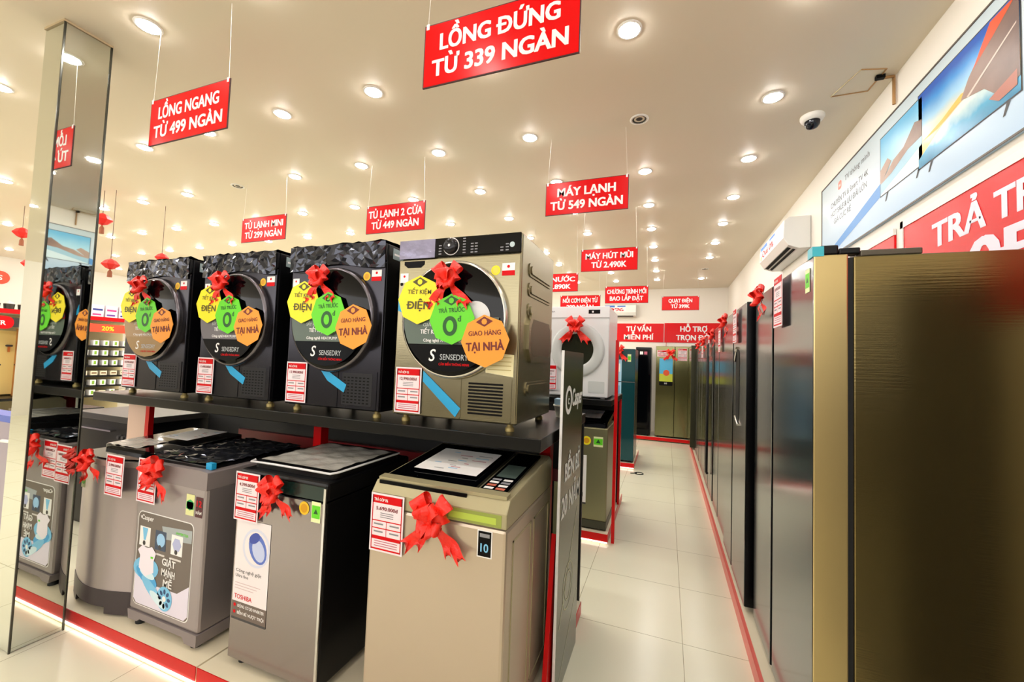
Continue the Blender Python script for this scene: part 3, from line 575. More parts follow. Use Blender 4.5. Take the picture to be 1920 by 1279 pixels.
tag(obj('support_post', MB().slab(AISLE((-.472, 1.80, .084)), [(-.06, 0), (.04, 0), (.055, .62), (.04, .64)], 0, .02, FASC)), 'red tapering strip standing between the champagne washer and the dark green board', 'post')
ed = thing('end_panel', 'pale olive upright panel between the champagne gold washer and the board', 'panel', (-.475, 2.02, .084))
obj('panel', MB().box(-.04, .02, 0, .02, 0, .82, mat('pale olive panel', '#a7a678', .4)), ed, bevel=.002)
obj('cap', MB().box(-.045, .022, -.006, .026, .822, .88, mat('maroon cap', '#5a1018', .4)), ed, 'maroon cap')
bk = thing('bucket', 'small white tub on the aisle end of the black shelf behind the gold dryer', 'tub', (-.535, 2.28, 1.19))
obj('tub', MB().lathe(TOP(), [(.045, 0), (.058, .06), (.062, .06), (.062, .068), (.055, .068), (.045, .005)], mat('white tub', '#dcd9c8', .4), 20), bk)
obj('lid', MB().box(-.05, .05, -.035, .035, .069, .10, mat('pale blue wrap', '#9fc0d8', .4)), bk, 'pale blue wrapped pack')

# ================================================================== second island: white washer and olive top loader
plinth('display_plinth', 'low cream and red plinth under the second island with the white washer', -1.6, -.435, 3.53, 4.7, side='r')
s2 = thing('display_shelf', 'short black shelf under the white front loader', 'shelf', (-1.0, 3.52, 0))
obj('shelf_board', MB().box(-.62, .575, 0, .9, 1.14, 1.19, SHELFB), s2, bevel=.004)
obj('back_panel', MB().box(-.55, .55, .86, .88, .084, 1.139, mat('dark panel', '#101012', .5)), s2)
tag(obj('upright_post', MB().box(-.41, -.385, 3.58, 3.62, 0, 1.70, FASC)), 'tall thin red post at the aisle corner of the second island', 'post')
obj('shelf_post', MB().box(.555, .575, .80, .85, .084, 1.139, FASC), s2, 'red upright post')
ww = thing('front_load_washer', 'white front loader with round door on the second island', 'washing machine', (-.765, 3.56, 1.19)); F = FRONT()
obj('body', MB().box(-.30, .30, .008, .6, .012, .80, WPL), ww, bevel=.01)
for x in (-.25, .25): obj('foot', MB().lathe(TOP((x, .06, 0)), [(.02, 0), (.02, .013)], WPL, 10), ww)
cpz = obj('control_panel', MB().box(-.30, .30, -.002, .0075, .70, .80, WPL), ww, bevel=.004)
k = MB(); k.rect(F, .12, .735, .22, .77, BLACK, .003); k.txt(F, 'TOSHIBA', -.28, .75, .012, GREY, .003, .1, 'L'); k.rect(F, .15, .745, .165, .76, WHITE, .0036); obj('display', k, cpz, 'black display')
dr = obj('door', MB().lathe(F, [(.235, -.008), (.235, .004), (.22, .012), (.16, .016), (.145, .010), (.14, .004)], mat('white door ring', '#d3d8d8', .22), 48, (.03, .42), cap=False), ww, 'white door ring')
obj('glass', MB().lathe(F, [(.141, .006), (.10, .002), (0, .0)], mat('dark drum glass', '#141d18', .08, .2), 40, (.03, .42)), dr, 'dark drum glass')
obj('pump_hatch', MB().slab(F, rrect(.13, .05, .27, .15, .01), -.009, -.006, mat('white door ring', '#e3e6e6')), ww)
bow((-.745, 3.51, 1.80), 'red ribbon bow on the door of the white front loader', 1.0)
price_card((-1.06, 3.552, 1.47), '7.490.000đ', 'price card at the lower left of the white front loader', w=.15, h=.22)
ol = thing('top_load_washer', 'olive grey top loader on the second island under the white front loader', 'washing machine', (-.70, 3.58, .083))
obj('body', MB().box(-.25, .245, 0, .56, .08, .86, mat('olive steel', '#8b8868', .35, .6)), ol, bevel=.01)
obj('base_skirt', MB().box(-.25, .245, .002, .56, .015, .079, mat('olive dark', '#3b3b2c', .4)), ol)
obj('lid', MB().slab(Frame((0, .02, .862), (1, 0, 0), Vector((0, 1, .12)).normalized()), rrect(-.24, 0, .235, .5, .03), 0, .04, GLASSB), ol, 'black lid', bevel=.006)
obj('plastic_wrap', MB().grid(lambda a, b_: (-.2+.42*a, .012-.004*math.sin(15*a), .80+.085*b_+.01*math.sin(9*a)), 14, 5, FILM), ol, 'crinkled film under the lid')
k = MB(); k.flat(F, ngon(18, .038, (.065, .745)), YEL, .001); k.flat(F, ngon(14, .024, (.065, .745)), mat('amber ink', '#d99c10'), .0015); obj('sticker', k, ol, 'round yellow sticker')
obj('energy_sticker', energy(F, .125, .70, .08, .085), ol, 'green energy sticker')
k = MB(); k.rect(F, -.10, .22, .07, .62, WHITE, .001); k.rect(F, -.10, .205, .07, .22, DGREY, .001)
for q in range(5): k.flat(F, rot2([(-.03, -.006), (.03, -.006), (.03, .006), (-.03, .006)], .8*q, (.005, .56-.032*q)), GREY, .0016)
k.flat(F, ngon(12, .03, (0, .40)), DGREY, .0016); k.flat(F, rrect(-.04, .26, .045, .31, .012), BLACK, .0016); k.flat(F, rrect(-.03, .27, .035, .30, .01), WHITE, .002); obj('poster', k, ol, 'white poster with black diagrams')
feet(ol, ((-.2, .05), (.2, .05), (.2, .5), (-.2, .5)), .022, .015)
paper('instruction_sheet', 'pink-white sheet on the lid of the olive top loader', -.68, 3.7, 1.012, .12, .28, .3, 6)
for q, (y_, z_, nm, c_) in enumerate(((4.25, 0, 'dark washer with red lid fittings, behind the olive top loader', DSIDE),)):
    t_ = thing('top_load_washer', nm, 'washing machine', (-.70, y_, .083)); obj('body', MB().box(-.25, .22, 0, .1, .03, .9, c_), t_, bevel=.01)
    k = MB()
    for zz in (.62, .80): k.slab(AISLE((.2205, 0, 0)), ngon(10, .03, (.05, zz)), 0, .012, RED)
    obj('fitting', k, t_, 'red round fittings')

# ================================================================== third island: teal fridge on its own red plinth
plinth('display_plinth', 'small red-edged plinth under the teal fridge', -1.6, -.415, 6.16, 7.2, side='r')
def fridge_front(label, cx, y0, w, dp, z0, top, m, split=None, vgap=None, side=DSIDE):
    r = thing('refrigerator', label, 'refrigerator', (cx, y0, z0)); hw = w/2; h = top-z0; doors = []
    obj('cabinet', MB().box(-hw, hw, .065, dp, .02, h, side), r, bevel=.006)
    rects = [(-hw, hw, .03, h)]
    if split: rects = [(-hw, hw, .03, split-z0-.004), (-hw, hw, split-z0+.004, h)]
    if vgap is not None: rects = [(-hw, vgap-cx-.003, .03, h), (vgap-cx+.003, hw, .03, h)]
    for a0, a1, b0, b1 in rects: doors.append(obj('door', MB().box(a0, a1, 0, .063, b0, b1, m), r, bevel=.006))
    for x in (-hw+.05, hw-.05): obj('foot', MB().box(x-.02, x+.02, .05, .1, 0, .021, RUB), r)
    return r, doors
tf, td = fridge_front('teal glass top-freezer fridge on the small red-edged plinth', -.725, 6.18, .60, .6, .083, 1.72, FRTEAL, split=1.24)
k = MB(); k.rect(F, .19, 1.45, .24, 1.56, mat('lime print', '#e9f2b8'), .001); k.rect(F, .195, 1.475, .235, 1.53, GRN, .0016); obj('energy_sticker', k, tf, 'green energy sticker')
k = MB(); k.rect(F, .0, .55, .11, 1.48, mat('pale blue poster', '#9fcbe6', .3), .001); k.rect(F, .02, 1.30, .09, 1.42, WHITE, .0015); k.rect(F, .02, .66, .09, 1.1, mat('blue tint', '#6fa6d0'), .0015); obj('poster', k, tf, 'pale blue poster strip')
k = MB(); k.rect(F, -.30, 1.151, .30, 1.162, CHROME, .001); obj('door_trim', k, tf, 'chrome trim between doors')
bow((-.66, 6.14, 1.68), 'red ribbon bow on the teal glass fridge', 1.0)
# ================================================================== back row
plinth('display_plinth', 'red-edged plinth along the back wall under the black and olive fridges', -1.3, 1.1, 8.63, 9.45, led=False)
bf, bd = fridge_front('tall black glass fridge at the back wall beside the teal fridge', -.44, 8.66, .30, .6, .083, 1.85, GLASSB)
k = MB(); k.rect(F, -.07, 1.62, -.01, 1.68, WHITE, .001); k.rect(F, .01, 1.62, .07, 1.68, mat('rose ink', '#c0627a'), .001); obj('sticker', k, bf, 'white and rose stickers')
of_, od = fridge_front('olive mirror side-by-side fridge with a landscape poster at the back wall', .115, 8.66, .63, .6, .083, 1.88, FROLIVE, vgap=.15)
k = MB(); k.rect(F, -.25, 1.02, -.005, 1.55, mat('black print', '#0c0c0e'), .001); k.rect(F, -.25, 1.10, -.005, 1.55, mat('poster sky', '#4fb0dc', .3), .0015); k.rect(F, -.25, 1.10, -.005, 1.25, mat('poster grass', '#b9c43a', .3), .002); k.flat(F, ngon(12, .06, (-.12, 1.27)), mat('poster red', '#d8552a'), .0025); k.txt(F, 'LG', -.13, 1.05, .03, WHITE, .002)
obj('poster', k, of_, 'landscape poster with blue sky and green grass')
price_card((-.18, 8.652, 1.80), '24.990.000đ', 'white price card on the left door of the olive side-by-side fridge', w=.18, h=.13)
price_card((.20, 8.652, 1.84), '21.490.000đ', 'price card on the right door of the olive side-by-side fridge', w=.17, h=.24)
bow((.07, 8.63, 1.73), 'red ribbon bow between the price cards of the olive fridge', 1.0)
# banners on the back wall
def banner(label, x0, x1, z0, z1, y, lines):
    r = thing('wall_banner', label, 'banner', ((x0+x1)/2, y, z0)); w = x1-x0; h = z1-z0
    obj('panel', MB().box(-w/2, w/2, -.012, 0, 0, h, SIGNRED), r); k = MB(); BF = Frame((0, -.012, 0))
    for i, (t, tw) in enumerate(lines): k.txt(BF, t, 0, h*(.57-.44*i), h*.27, WHITE, .001, tw, bold=.035)
    obj('lettering', k, r); return r
b1 = banner('red back-wall banner reading TƯ VẤN MIỄN PHÍ', -1.12, -.075, 2.0, 2.41, YB-.002, [('TƯ VẤN', .52), ('MIỄN PHÍ', .62)])
b2 = banner('red back-wall banner reading HỖ TRỢ above the olive fridge', -.06, 1.1, 2.0, 2.42, YB-.002, [('HỖ TRỢ', .52), ('TRỌN ĐỜI', .68)])
obj('hanger', MB().box(-.545, -.535, -.016, -.004, -.17, .42, FASC), b2, 'red upright strip')
def wall_ac(name, label, loc, rz, L, text):
    r = thing(name, label, 'air conditioner', loc, rz); prof = [(0, 0), (0, .29), (-.16, .29), (-.205, .26), (-.21, .10), (-.17, .03), (-.09, 0)]
    b = MB(); n = len(prof); v = [(x, y, z) for x in (-L/2, L/2) for y, z in prof]
    b.add(v, [tuple(range(n)), tuple(reversed(range(n, 2*n)))]+[(i, (i+1) % n, n+(i+1) % n, n+i)[::-1] for i in range(n)], mat('ac white', '#e9e9e4', .3)); obj('body', b, r, bevel=.006)
    d = Vector((0, -.08, .03)).normalized(); lf = Frame((0, -.17, .03), (1, 0, 0), Vector((0, -.04, .07)).normalized())
    s_ = MB(); lf2 = Frame((0, -.09, 0), (1, 0, 0), Vector((0, -.08, .03)).normalized()); s_.slab(lf2, [(-L/2+.06, .012), (L/2-.06, .012), (L/2-.06, .035), (-L/2+.06, .035)], 0, .003, BLACK); s_.slab(lf2, [(-L/2+.06, .05), (L/2-.06, .05), (L/2-.06, .078), (-L/2+.06, .078)], 0, .003, BLACK); obj('air_outlet', s_, r, 'black outlet slots')
    f2 = Frame((0, -.2105, .10), (1, 0, 0), Vector((0, .005, .16)).normalized()); k = MB()
    k.rect(f2, -L*.46, .02, L*.2, .15, WHITE, .001); k.rect(f2, -L*.46, .11, -L*.15, .15, BLUE, .0015); k.rect(f2, -.05, .12, L*.18, .145, BLUE, .0015); k.txt(f2, text, -L*.12, .03, .065, RED, .002, L*.5); k.flat(f2, ngon(12, .03, (-L*.42, .035)), YEL, .002)
    obj('sticker', k, r, 'white sticker with red and blue print'); return r
wall_ac('air_conditioner', 'white wall air conditioner with Quà 0% sticker above the right fridge row', (XR-.001, 4.75, 2.585), -PI/2, 1.0, 'Quà 0%')
wall_ac('air_conditioner', 'small white air conditioner on the back wall above the TƯ VẤN banner', (-1.0, YB-.001, 2.54), 0, .7, '0%')

# ================================================================== right-hand fridge row
rp = thing('display_plinth', 'long cream plinth with red edge under the right fridge row', 'plinth', (.44, 1.6, 0))
obj('top', MB().box(0, .72, 0, 7.0, .02, .083, CREAM), rp); obj('red_fascia', MB().box(-.018, -.0005, 0, 7.0, 0, .078, mat('pinkish red fascia', '#d8655c', .35)), rp, 'pinkish red edge')
def row_fridge(label, X, y0, y1, gap, top, m=FRBLK, edge=DSIDE, side=DSIDE, recess=False):
    r = thing('refrigerator', label, 'refrigerator', (X, (y0+y1)/2, .083)); h = top-.083; a0 = y0-(y0+y1)/2; a1 = -a0; g = gap-(y0+y1)/2
    obj('cabinet', MB().box(.115, 1.13-X, a0, a1, .03, h-.01, side), r, bevel=.004)
    for p, q in ((a0, g-.018), (g+.018, a1)):
        d = MB(); d.box(0, .10, p, q, .035, h, m)
        # the door edge towards the viewer has its own finish
        d.mi[-4] = d.mx(edge if p == a0 else BLACK)
        obj('door', d, r, bevel=.005)
    obj('door_gap', MB().box(.03, .114, g-.0175, g+.0175, .04, h-.01, BLACK), r, 'black gap between doors')
    obj('gasket', MB().box(.1005, .1145, a0+.006, a1-.006, .04, h-.012, RUB), r, 'black door gasket')
    for y in (a0+.05, a1-.05): obj('foot', MB().box(.12, .17, y-.025, y+.025, 0, .031, RUB), r)
    return r, a0, h
F1, a0, h1 = row_fridge('black steel side-by-side fridge nearest the viewer, gold door edge and large side panel', .475, 1.70, 2.69, 2.28, 1.905, FRBLK, FRGOLD, FRSIDE)
obj('hinge_cover', MB().box(.02, .075, a0+.005, a0+.06, h1+.0005, h1+.035, BLACKPL), F1, 'black hinge block', bevel=.006)
obj('hinge_cover', MB().box(.075, .135, a0+.003, a0+.05, h1+.0005, h1+.022, BLACKPL), F1, 'black hinge block', bevel=.004)
obj('hinge_cover', MB().box(.135, .30, a0+.004, a0+.1, h1-.0095, h1+.012, mat('grey hinge strip', '#5a5448', .4, .5)), F1, 'grey hinge strip', bevel=.004)
obj('tape', MB().box(-.004, .03, a0-.002, a0+.05, h1-.005, h1+.03, mat('cyan tape', '#3ab4c8', .4)), F1, 'cyan tape')
k = energy(LEFTW((-.0005, 0, 0)), .41, 1.70, .05, .085); obj('energy_sticker', k, F1, 'green energy sticker')
row_fridge('dark fridge with proud doors and a curved recessed handle, second from the viewer', .443, 2.78, 3.70, 3.29, 1.90)
F2 = [o for o in bpy.data.objects if o.name.startswith('refrigerator')][-1]
hl = MB(); LW = LEFTW((0, 0, 0)); yc = (2.78+3.70)/2
hl.slab(LW, rrect(yc-3.15, 1.07, yc-3.02, 1.54, .05), .0005, .002, BLACK); hl.tube([LW(yc-3.16+.06, 1.55, .004), LW(yc-3.15, 1.53, .006), LW(yc-3.155, 1.46, .004)], .01, CHROME); hl.tube([LW(yc-3.15, 1.09, .004), LW(yc-3.03, 1.05, .006)], .008, CHROME)
obj('handle', hl, F2, 'curved chrome-ended recessed handle')
row_fridge('dark fridge third from the viewer in the right row', .458, 3.77, 4.68, 4.27, 1.89)
F4, a0, h4 = row_fridge('dark fridge with a full-height bar handle, fourth from the viewer', .455, 4.76, 5.64, 5.22, 1.86)
obj('handle', MB().tube([(-.02, -.18, .25), (-.03, -.18, .27), (-.03, -.18, 1.66), (-.02, -.18, 1.68)], .014, BLACKPL), F4, 'black vertical bar handle')
row_fridge('dark fridge fifth from the viewer in the right row', .458, 5.70, 6.60, 6.2, 1.86)
row_fridge('dark fridge sixth from the viewer in the right row', .458, 6.66, 7.60, 7.1, 1.86)
row_fridge('olive-black fridge with proud door edge at the far end of the right row', .392, 7.70, 8.55, 8.1, 1.86, FROLIVE, mat('olive door edge', '#33341f', .4, .3), DSIDE)
row_fridge('black fridge out of frame, mirrored in the side of the nearest fridge', .86, .25, 1.33, .8, 1.9, DSIDE)
for X, yb, yc_, z, nm, s in ((.462, 2.36, 2.19, 1.85, 'nearest black steel fridge', 1.0), (.43, 3.42, 3.20, 1.83, 'second fridge of the right row', 1.0), (.445, 4.42, 4.2, 1.80, 'third fridge of the right row', 1.), (.44, 5.35, 5.15, 1.78, 'fourth fridge of the right row', 1.), (.445, 6.3, 6.1, 1.78, 'fifth fridge of the right row', 1.)):
    o = bow((X-.012, yb, z), f'red ribbon bow hanging on the {nm}', .72, -PI/2)
    price_card((X-.003, yc_, z+.07), '18.990.000đ', f'price card on the {nm}', -PI/2, .15, .23)

# ================================================================== right wall: picture banner, red banner, pipe, camera, hatch
pb = thing('picture_banner', 'long pale blue banner with two landscape televisions on the right wall', 'banner', (XR-.001, 3.94, 2.37)); LF = LEFTW((0, 0, 0)); Lb = 5.4; Hb = .59
SWIRL = ramp_mat('banner pale blue', [(0, '#a9c6e2'), (.3, '#c3d8ea'), (.7, '#d3e0e9'), (1, '#c2d3db')], 2, 0, .59, .35)
b = MB(); b.box(-.012, 0, -Lb, 0, 0, Hb, SWIRL); obj('panel', b, pb)
b = MB(); LP = LEFTW((-.012, 0, 0)); FRM = mat('thin dark frame', '#5c5048', .4)
for q in ((0, 0, Lb, .008), (0, Hb-.008, Lb, Hb), (0, 0, .008, Hb)): b.slab(LP, [(q[0], q[1]), (q[2], q[1]), (q[2], q[3]), (q[0], q[3])], 0, .004, FRM)
obj('frame', b, pb, 'thin dark frame')
k = MB(); k.flat(LP, [(.01, .02), (.35, .04), (1.0, .17), (1.0, .25), (.5, .13), (.2, .06)], mat('banner blue swoosh', '#4f93d8', .4), .0006); k.flat(LP, [(.01, .02), (.12, .10), (.2, .09), (.3, .04)], mat('banner slate', '#8fa6b8', .4), .0008)
k.flat(LP, rrect(.34, .46, .40, .52, .016), mat('logo coral', '#f08a78', .4), .0009); k.txt(LP, 'mi', .37, .478, .026, WHITE, .0014)
INK = mat('banner ink', '#6f7478', .4)
for t, a, b_, w_ in (('TV thông minh', .46, .48, .38), ('CHUYÊN TV & Smart TV 4K', .2, .37, .62), ('HOT SALE & ƯU ĐÃI LỚN', .2, .30, .60), ('GIÁ CỰC RẺ', .26, .235, .3)): k.txt(LP, t, a, b_, .04, INK, .0009, w_, 'L', .004)
obj('print', k, pb, 'coral logo and grey lines of text')
def tv_print(a0, b0, a1, b1, name, big):
    t_ = MB(); D = .001; w_ = a1-a0; h_ = b1-b0; pr = pb
    sky = ramp_mat(name+' sky', [(0, '#f0c26a'), (.25, '#f4dfae'), (.5, '#9fd0ee'), (.8, '#2f8fdc'), (1, '#0d55b8')] if big else [(0, '#d8ecf4'), (.5, '#a8dcf0'), (1, '#66b8e4')], 2, b0+h_*.3, b1, .3, .05, 9)
    t_.rect(LP, a0-.006, b0-.006, a1+.006, b1+.006, DGREY, D); t_.rect(LP, a0, b0, a1, b1, sky, D+.0005)
    Q = lambda pts, m, d: t_.flat(LP, [(a0+x*w_, b0+y*h_) for x, y in pts], m, D+d)
    rock = ramp_mat(name+' rock', [(0, '#5c4a48'), (.5, '#94766a'), (1, '#b59a8c')], 1, -a1, -a0, .4, .2, 14)
    if big:
        Q([(0, .12), (.3, .33), (.55, .42), (1, .30), (1, 0), (0, 0)], ramp_mat(name+' sea', [(0, '#1f6f9c'), (.6, '#4aa6cc'), (1, '#e4f0e8')], 2, b0, b0+h_*.45, .3, .08, 12), .001)
        Q([(.05, .33), (.3, .40), (.5, .50), (.62, .46), (.45, .40), (.25, .33)], mat('poster gold', '#f0b94a', .4), .0015)
        Q([(.5, .42), (.58, .60), (.72, .80), (.80, .98), (1, .98), (1, .15), (.85, .10), (.72, .32)], rock, .002)
        Q([(.62, .64), (.78, .98), (.98, .98), (.80, .80)], mat('poster red rock', '#d9552c', .4), .0025); Q([(.56, .40), (.98, .72), (.98, .70), (.58, .38)], mat('poster path', '#d8c8bc', .4), .0026); Q([(.76, .16), (.98, .24), (.98, .08), (.84, .06)], mat('poster rust', '#b06a58', .4), .0026)
    else:
        Q([(0, .02), (1, .30), (1, .55), (0, .25)], mat('poster pale water', '#a4cde2', .4), .001); Q([(0, .20), (.35, .44), (.6, .50), (.85, .72), (1, .66), (1, .42), (.7, .40), (.3, .25)], rock, .0015); Q([(0, .44), (.2, .56), (.3, .46), (.05, .22), (0, .22)], rock, .002)
    for x in (.12, .86): t_.flat(LP, [(a0+w_*x, b0-.05), (a0+w_*x+.012, b0-.05), (a0+w_*x+.04, b0-.006), (a0+w_*x+.02, b0-.006)], DGREY, D)
    obj('television_picture', t_, pr, 'printed television with a mountain landscape')
tv_print(.98, .165, 1.40, .505, 'small picture', False); tv_print(1.37, .15, 2.0, .52, 'large picture', True)
tv_print(2.55, .165, 3.0, .505, 'third picture', False); tv_print(2.97, .15, 3.6, .52, 'fourth picture', True)
def red_wall(label, y0, L, z0, z1, lines):
    r = thing('wall_banner', label, 'banner', (XR-.001, y0, z0)); LF = LEFTW((-.01, 0, 0)); h = z1-z0
    obj('panel', MB().box(-.01, 0, -L, 0, 0, h, SIGNRED), r); b = MB()
    for q in ((-.03, h-.002, L, h+.035), (-.035, 0, -.002, h+.035)): b.slab(LF, [(q[0], q[1]), (q[2], q[1]), (q[2], q[3]), (q[0], q[3])], -.009, .004, mat('white banner frame', '#efece6', .4))
    obj('frame', b, r, 'white frame'); k = MB()
    for t, a, b_, hh, w_ in lines: k.txt(LF, t, a, b_, hh, mat('lilac white lettering', '#e8e6f4', .4), .001, w_, 'L', .035)
    if lines: obj('lettering', k, r)
    return r
red_wall('red right-wall banner reading TRẢ TRƯỚC behind the nearest fridge', 2.72, 1.45, 1.72, 2.275, [('TRẢ', .25, .375, .115, .34), ('TRƯỚC', .64, .375, .115, .56), ('0Đ', .50, .16, .18, .42)])
red_wall('plain red banner end on the right wall left of the TRẢ TRƯỚC banner', 4.6, 1.78, 1.85, 2.265, [])
pp = thing('pipe', 'thin beige pipe running down the right wall from the ceiling', 'pipe', (XR, 2.81, ZC)); BE = mat('beige pipe', '#b58a58', .5)
obj('run', MB().tube([(-.012, 0, -.17), (-.012, 0, -.012), (-.012, -.004, -.012), (-.09, -.01, -.012)], .008, BE), pp); obj('clip', MB().box(-.10, -.06, -.03, -.005, -.022, -.002, BLACK), pp, 'black clip')
k = MB(); P_ = [(.974, 2.706), (1.099, 2.738), (1.085, 2.929), (.904, 2.929)]
hp = MB(); 
for i in range(4):
    a, c_ = Vector((*P_[i], ZC-.002)), Vector((*P_[(i+1) % 4], ZC-.002)); hp.tube([a, c_], .0035, BE if i != 3 else mat('pale seam', '#c8b896', .5), 6)
tag(obj('ceiling_hatch_seam', hp), 'four-sided hatch outline in the ceiling above the right wall banner', 'hatch')
dc_ = thing('dome_camera', 'white dome security camera on the ceiling near the right wall', 'camera', (.865, 3.13, ZC))
obj('housing', MB().lathe(DOWN, [(.068, 0), (.068, .014), (.06, .03), (.045, .036)], RING, 24), dc_); obj('dome', MB().lathe(DOWN, [(.044, .034), (.042, .058), (.03, .076), (.012, .084), (0, .085)], mat('dark dome', '#141a24', .06, .2), 24), dc_, 'dark dome')

# ================================================================== hanging signs
def sign(text, x0, z1, y, label, w=.6, h=.245, tw=(.46, .52), rz=0., tilt=0.):
    r = thing('hanging_sign', label, 'sign', (x0+w/2, y, z1), rz, 'red price signs hanging from the ceiling'); r.rotation_euler = (0, tilt, rz)
    b = MB(); b.box(-w/2, w/2, -.0025, .0025, -h, 0, SIGNEDGE); b.box(-w/2+.004, w/2-.004, -.0032, -.0026, -h+.004, -.004, SIGNRED); b.box(-w/2+.004, w/2-.004, .0026, .0032, -h+.004, -.004, SIGNRED); obj('board', b, r)
    SF = Frame((0, -.0033, 0)); k = MB(); hh = h*.26
    for i, t in enumerate(text): k.txt(SF, t, 0, -h*.44-h*.40*i, hh, WHITE, .0006, tw[i], bold=.035)
    obj('lettering', k, r)
    for sx in (-1, 1):
        b = MB(); b.tube([(sx*(w/2-.012), 0, -.012), (sx*(w/2-.012), 0, .004), (sx*(w/2-.03), 0, ZC-z1-.001)], .0011, mat('nylon line', '#e8e2d6', .3), 5); b.box(sx*(w/2-.014)-.006, sx*(w/2-.014)+.006, -.005, .005, -.018, .004, WHITE); obj('hanging_line', b, r, 'thin white line')
    return r
sign(('LỒNG NGANG', 'TỪ 499 NGÀN'), -2.565, 2.79, 1.28, 'red hanging sign reading LỒNG NGANG TỪ 499 NGÀN by the mirror pillar')
sign(('LỒNG ĐỨNG', 'TỪ 339 NGÀN'), -.885, 2.757, 1.28, 'red hanging sign reading LỒNG ĐỨNG TỪ 339 NGÀN, the largest in view')
sign(('TỦ LẠNH MINI', 'TỪ 299 NGÀN'), -4.02, 2.815, 2.83, 'red hanging sign reading TỦ LẠNH MINI', tw=(.52, .50))
sign(('TỦ LẠNH 2 CỬA', 'TỪ 449 NGÀN'), -2.495, 2.797, 2.86, 'red hanging sign reading TỦ LẠNH 2 CỬA TỪ 449 NGÀN', tw=(.55, .48))
sign(('MÁY LẠNH', 'TỪ 549 NGÀN'), -.87, 2.825, 2.9, 'red hanging sign reading MÁY LẠNH TỪ 549 NGÀN', tw=(.42, .52))
sign(('MÁY HÚT MÙI', 'TỪ 2.490K'), -.905, 2.74, 4.45, 'red hanging sign reading MÁY HÚT MÙI TỪ 2.490K', tw=(.50, .37))
sign(('LỌC NƯỚC', 'TỪ 3.890K'), -1.627, 2.585, 4.9, 'red hanging sign reading LỌC NƯỚC, half hidden behind the gold dryer', h=.225, tw=(.52, .42))
sign(('CHƯƠNG TRÌNH MỚI', 'BAO LẮP ĐẶT'), -.86, 2.615, 6.03, 'red hanging sign reading BAO LẮP ĐẶT', tw=(.54, .46))
sign(('NỒI CƠM ĐIỆN TỪ', '299 NGÀN'), -1.53, 2.50, 6.05, 'red hanging sign reading NỒI CƠM ĐIỆN TỪ above the white front loader', tw=(.52, .4))
sign(('QUẠT ĐIỆN', 'TỪ 399K'), -.10, 2.71, 7.64, 'red hanging sign reading QUẠT ĐIỆN near the back wall', tw=(.38, .30))

# ================================================================== far left of the shop
def shelf_unit(label, y0, y1, header, hcol):
    r = thing('wall_shelf_unit', label, 'shelf unit', (-12.0, (y0+y1)/2, 0)); L = (y1-y0)/2; b = MB()
    obj('back_panel', MB().box(-.28, -.26, -L, L, 0, 2.05, mat('cream back board', '#e9d9a8', .5)), r)
    obj('top_shelf', MB().box(-.28, .98, -L, L, 2.02, 2.06, mat('cream board', '#efe8dc', .5)), r); obj('top_edge', MB().box(.981, 1.0, -L, L, 2.0, 2.08, RED), r, 'red shelf edge')
    k = MB(); AF = AISLE((.985, 0, 0))
    k.box(.96, .985, -L, L, 1.76, 1.93, mat(hcol[0], hcol[1], .4)); 
    for t, a, m_ in header: k.txt(AF, t, a, 1.80, .09, m_, .001)
    obj('header_board', k, r, 'coloured header board')
    for x in (-L, L-.03): obj('upright', MB().box(.5, .95, x, x+.03, 0, 2.0, mat('tan upright', '#c98a48', .5)), r)
    return r, L
s1, L1 = shelf_unit('red-edged wall shelf unit with a 20% header, left of the tan-label dryer', 4.42, 5.9, (('20%', -.12, YEL), ('%', .45, WHITE)), ('header orange red', '#e8482a'))
for k_ in range(6):
    z = .42+.205*k_; obj('shelf_board', MB().box(-.25, .96, -L1+.03, L1-.03, z, z+.035, BLACKPL), s1, 'black shelf board')
pk = MB().box(-.07, .07, -.045, .045, 0, .11, WHITE); pk.rect(AISLE((.0705, 0, 0)), -.018, .02, .02, .09, mat('leaf green', '#7fae2a'), .0005)
pk2 = MB().box(-.07, .07, -.055, .055, 0, .09, mat('pale pack', '#e8dcc4', .5)); pk2.rect(AISLE((.0705, 0, 0)), -.04, .03, .04, .06, mat('pack brown', '#7a5a3a'), .0005)
pka = tag(obj('product_box', pk), 'small white box with green stripe on the 20% wall shelf', 'box', 'small boxes on the 20% wall shelf'); pkb = tag(obj('product_box', pk2), 'small beige box with brown stripe on the 20% wall shelf', 'box', 'beige boxes on the 20% wall shelf')
random.seed(4); us = {pka: 0, pkb: 0}
for k_ in range(6):
    z = .456+.205*k_
    for q in range(8):
        y = 4.55+.165*q+.02*random.random(); o = pkb if (k_ in (2,) or (k_ == 0 and q % 2)) else pka; loc = (-11.13, y, z)
        if us[o]: dup(o, loc)
        else: o.location = loc
        us[o] += 1
for q in range(5):
    b = MB(); b.box(-.15, .15, -.1, .1, 0, .27, mat('pale carton', '#efe4ea', .5)); A2 = AISLE((.1505, 0, 0)); c_ = [mat('violet ink', '#6a3aa0'), mat('navy ink', '#2a3a8c'), mat('magenta ink', '#c23a8c')]
    b.rect(A2, -.08, .15, .08, .19, c_[q % 3], .0005); b.rect(A2, -.08, .05, .06, .085, c_[(q+1) % 3], .0005); o = obj('carton', b); o.location = (-11.25, 4.66+.23*q, 2.061)
    tag(o, 'pale carton with violet print on top of the 20% wall shelf', 'carton', 'cartons on top of the 20% wall shelf')
s2_, L2 = shelf_unit('wall shelf unit with cream tool panels, left of the mirror pillar', 2.7, 4.36, (), ('header dark', '#2b2422'))
k = MB(); A3 = AISLE((.99, 0, 0)); k.flat(A3, rrect(-.25, 1.72, .18, 1.95, .1), RED, .001); k.txt(A3, '1.9TR', -.04, 1.79, .08, WHITE, .0016); obj('round_sign', k, s2_, 'red rounded price sign')
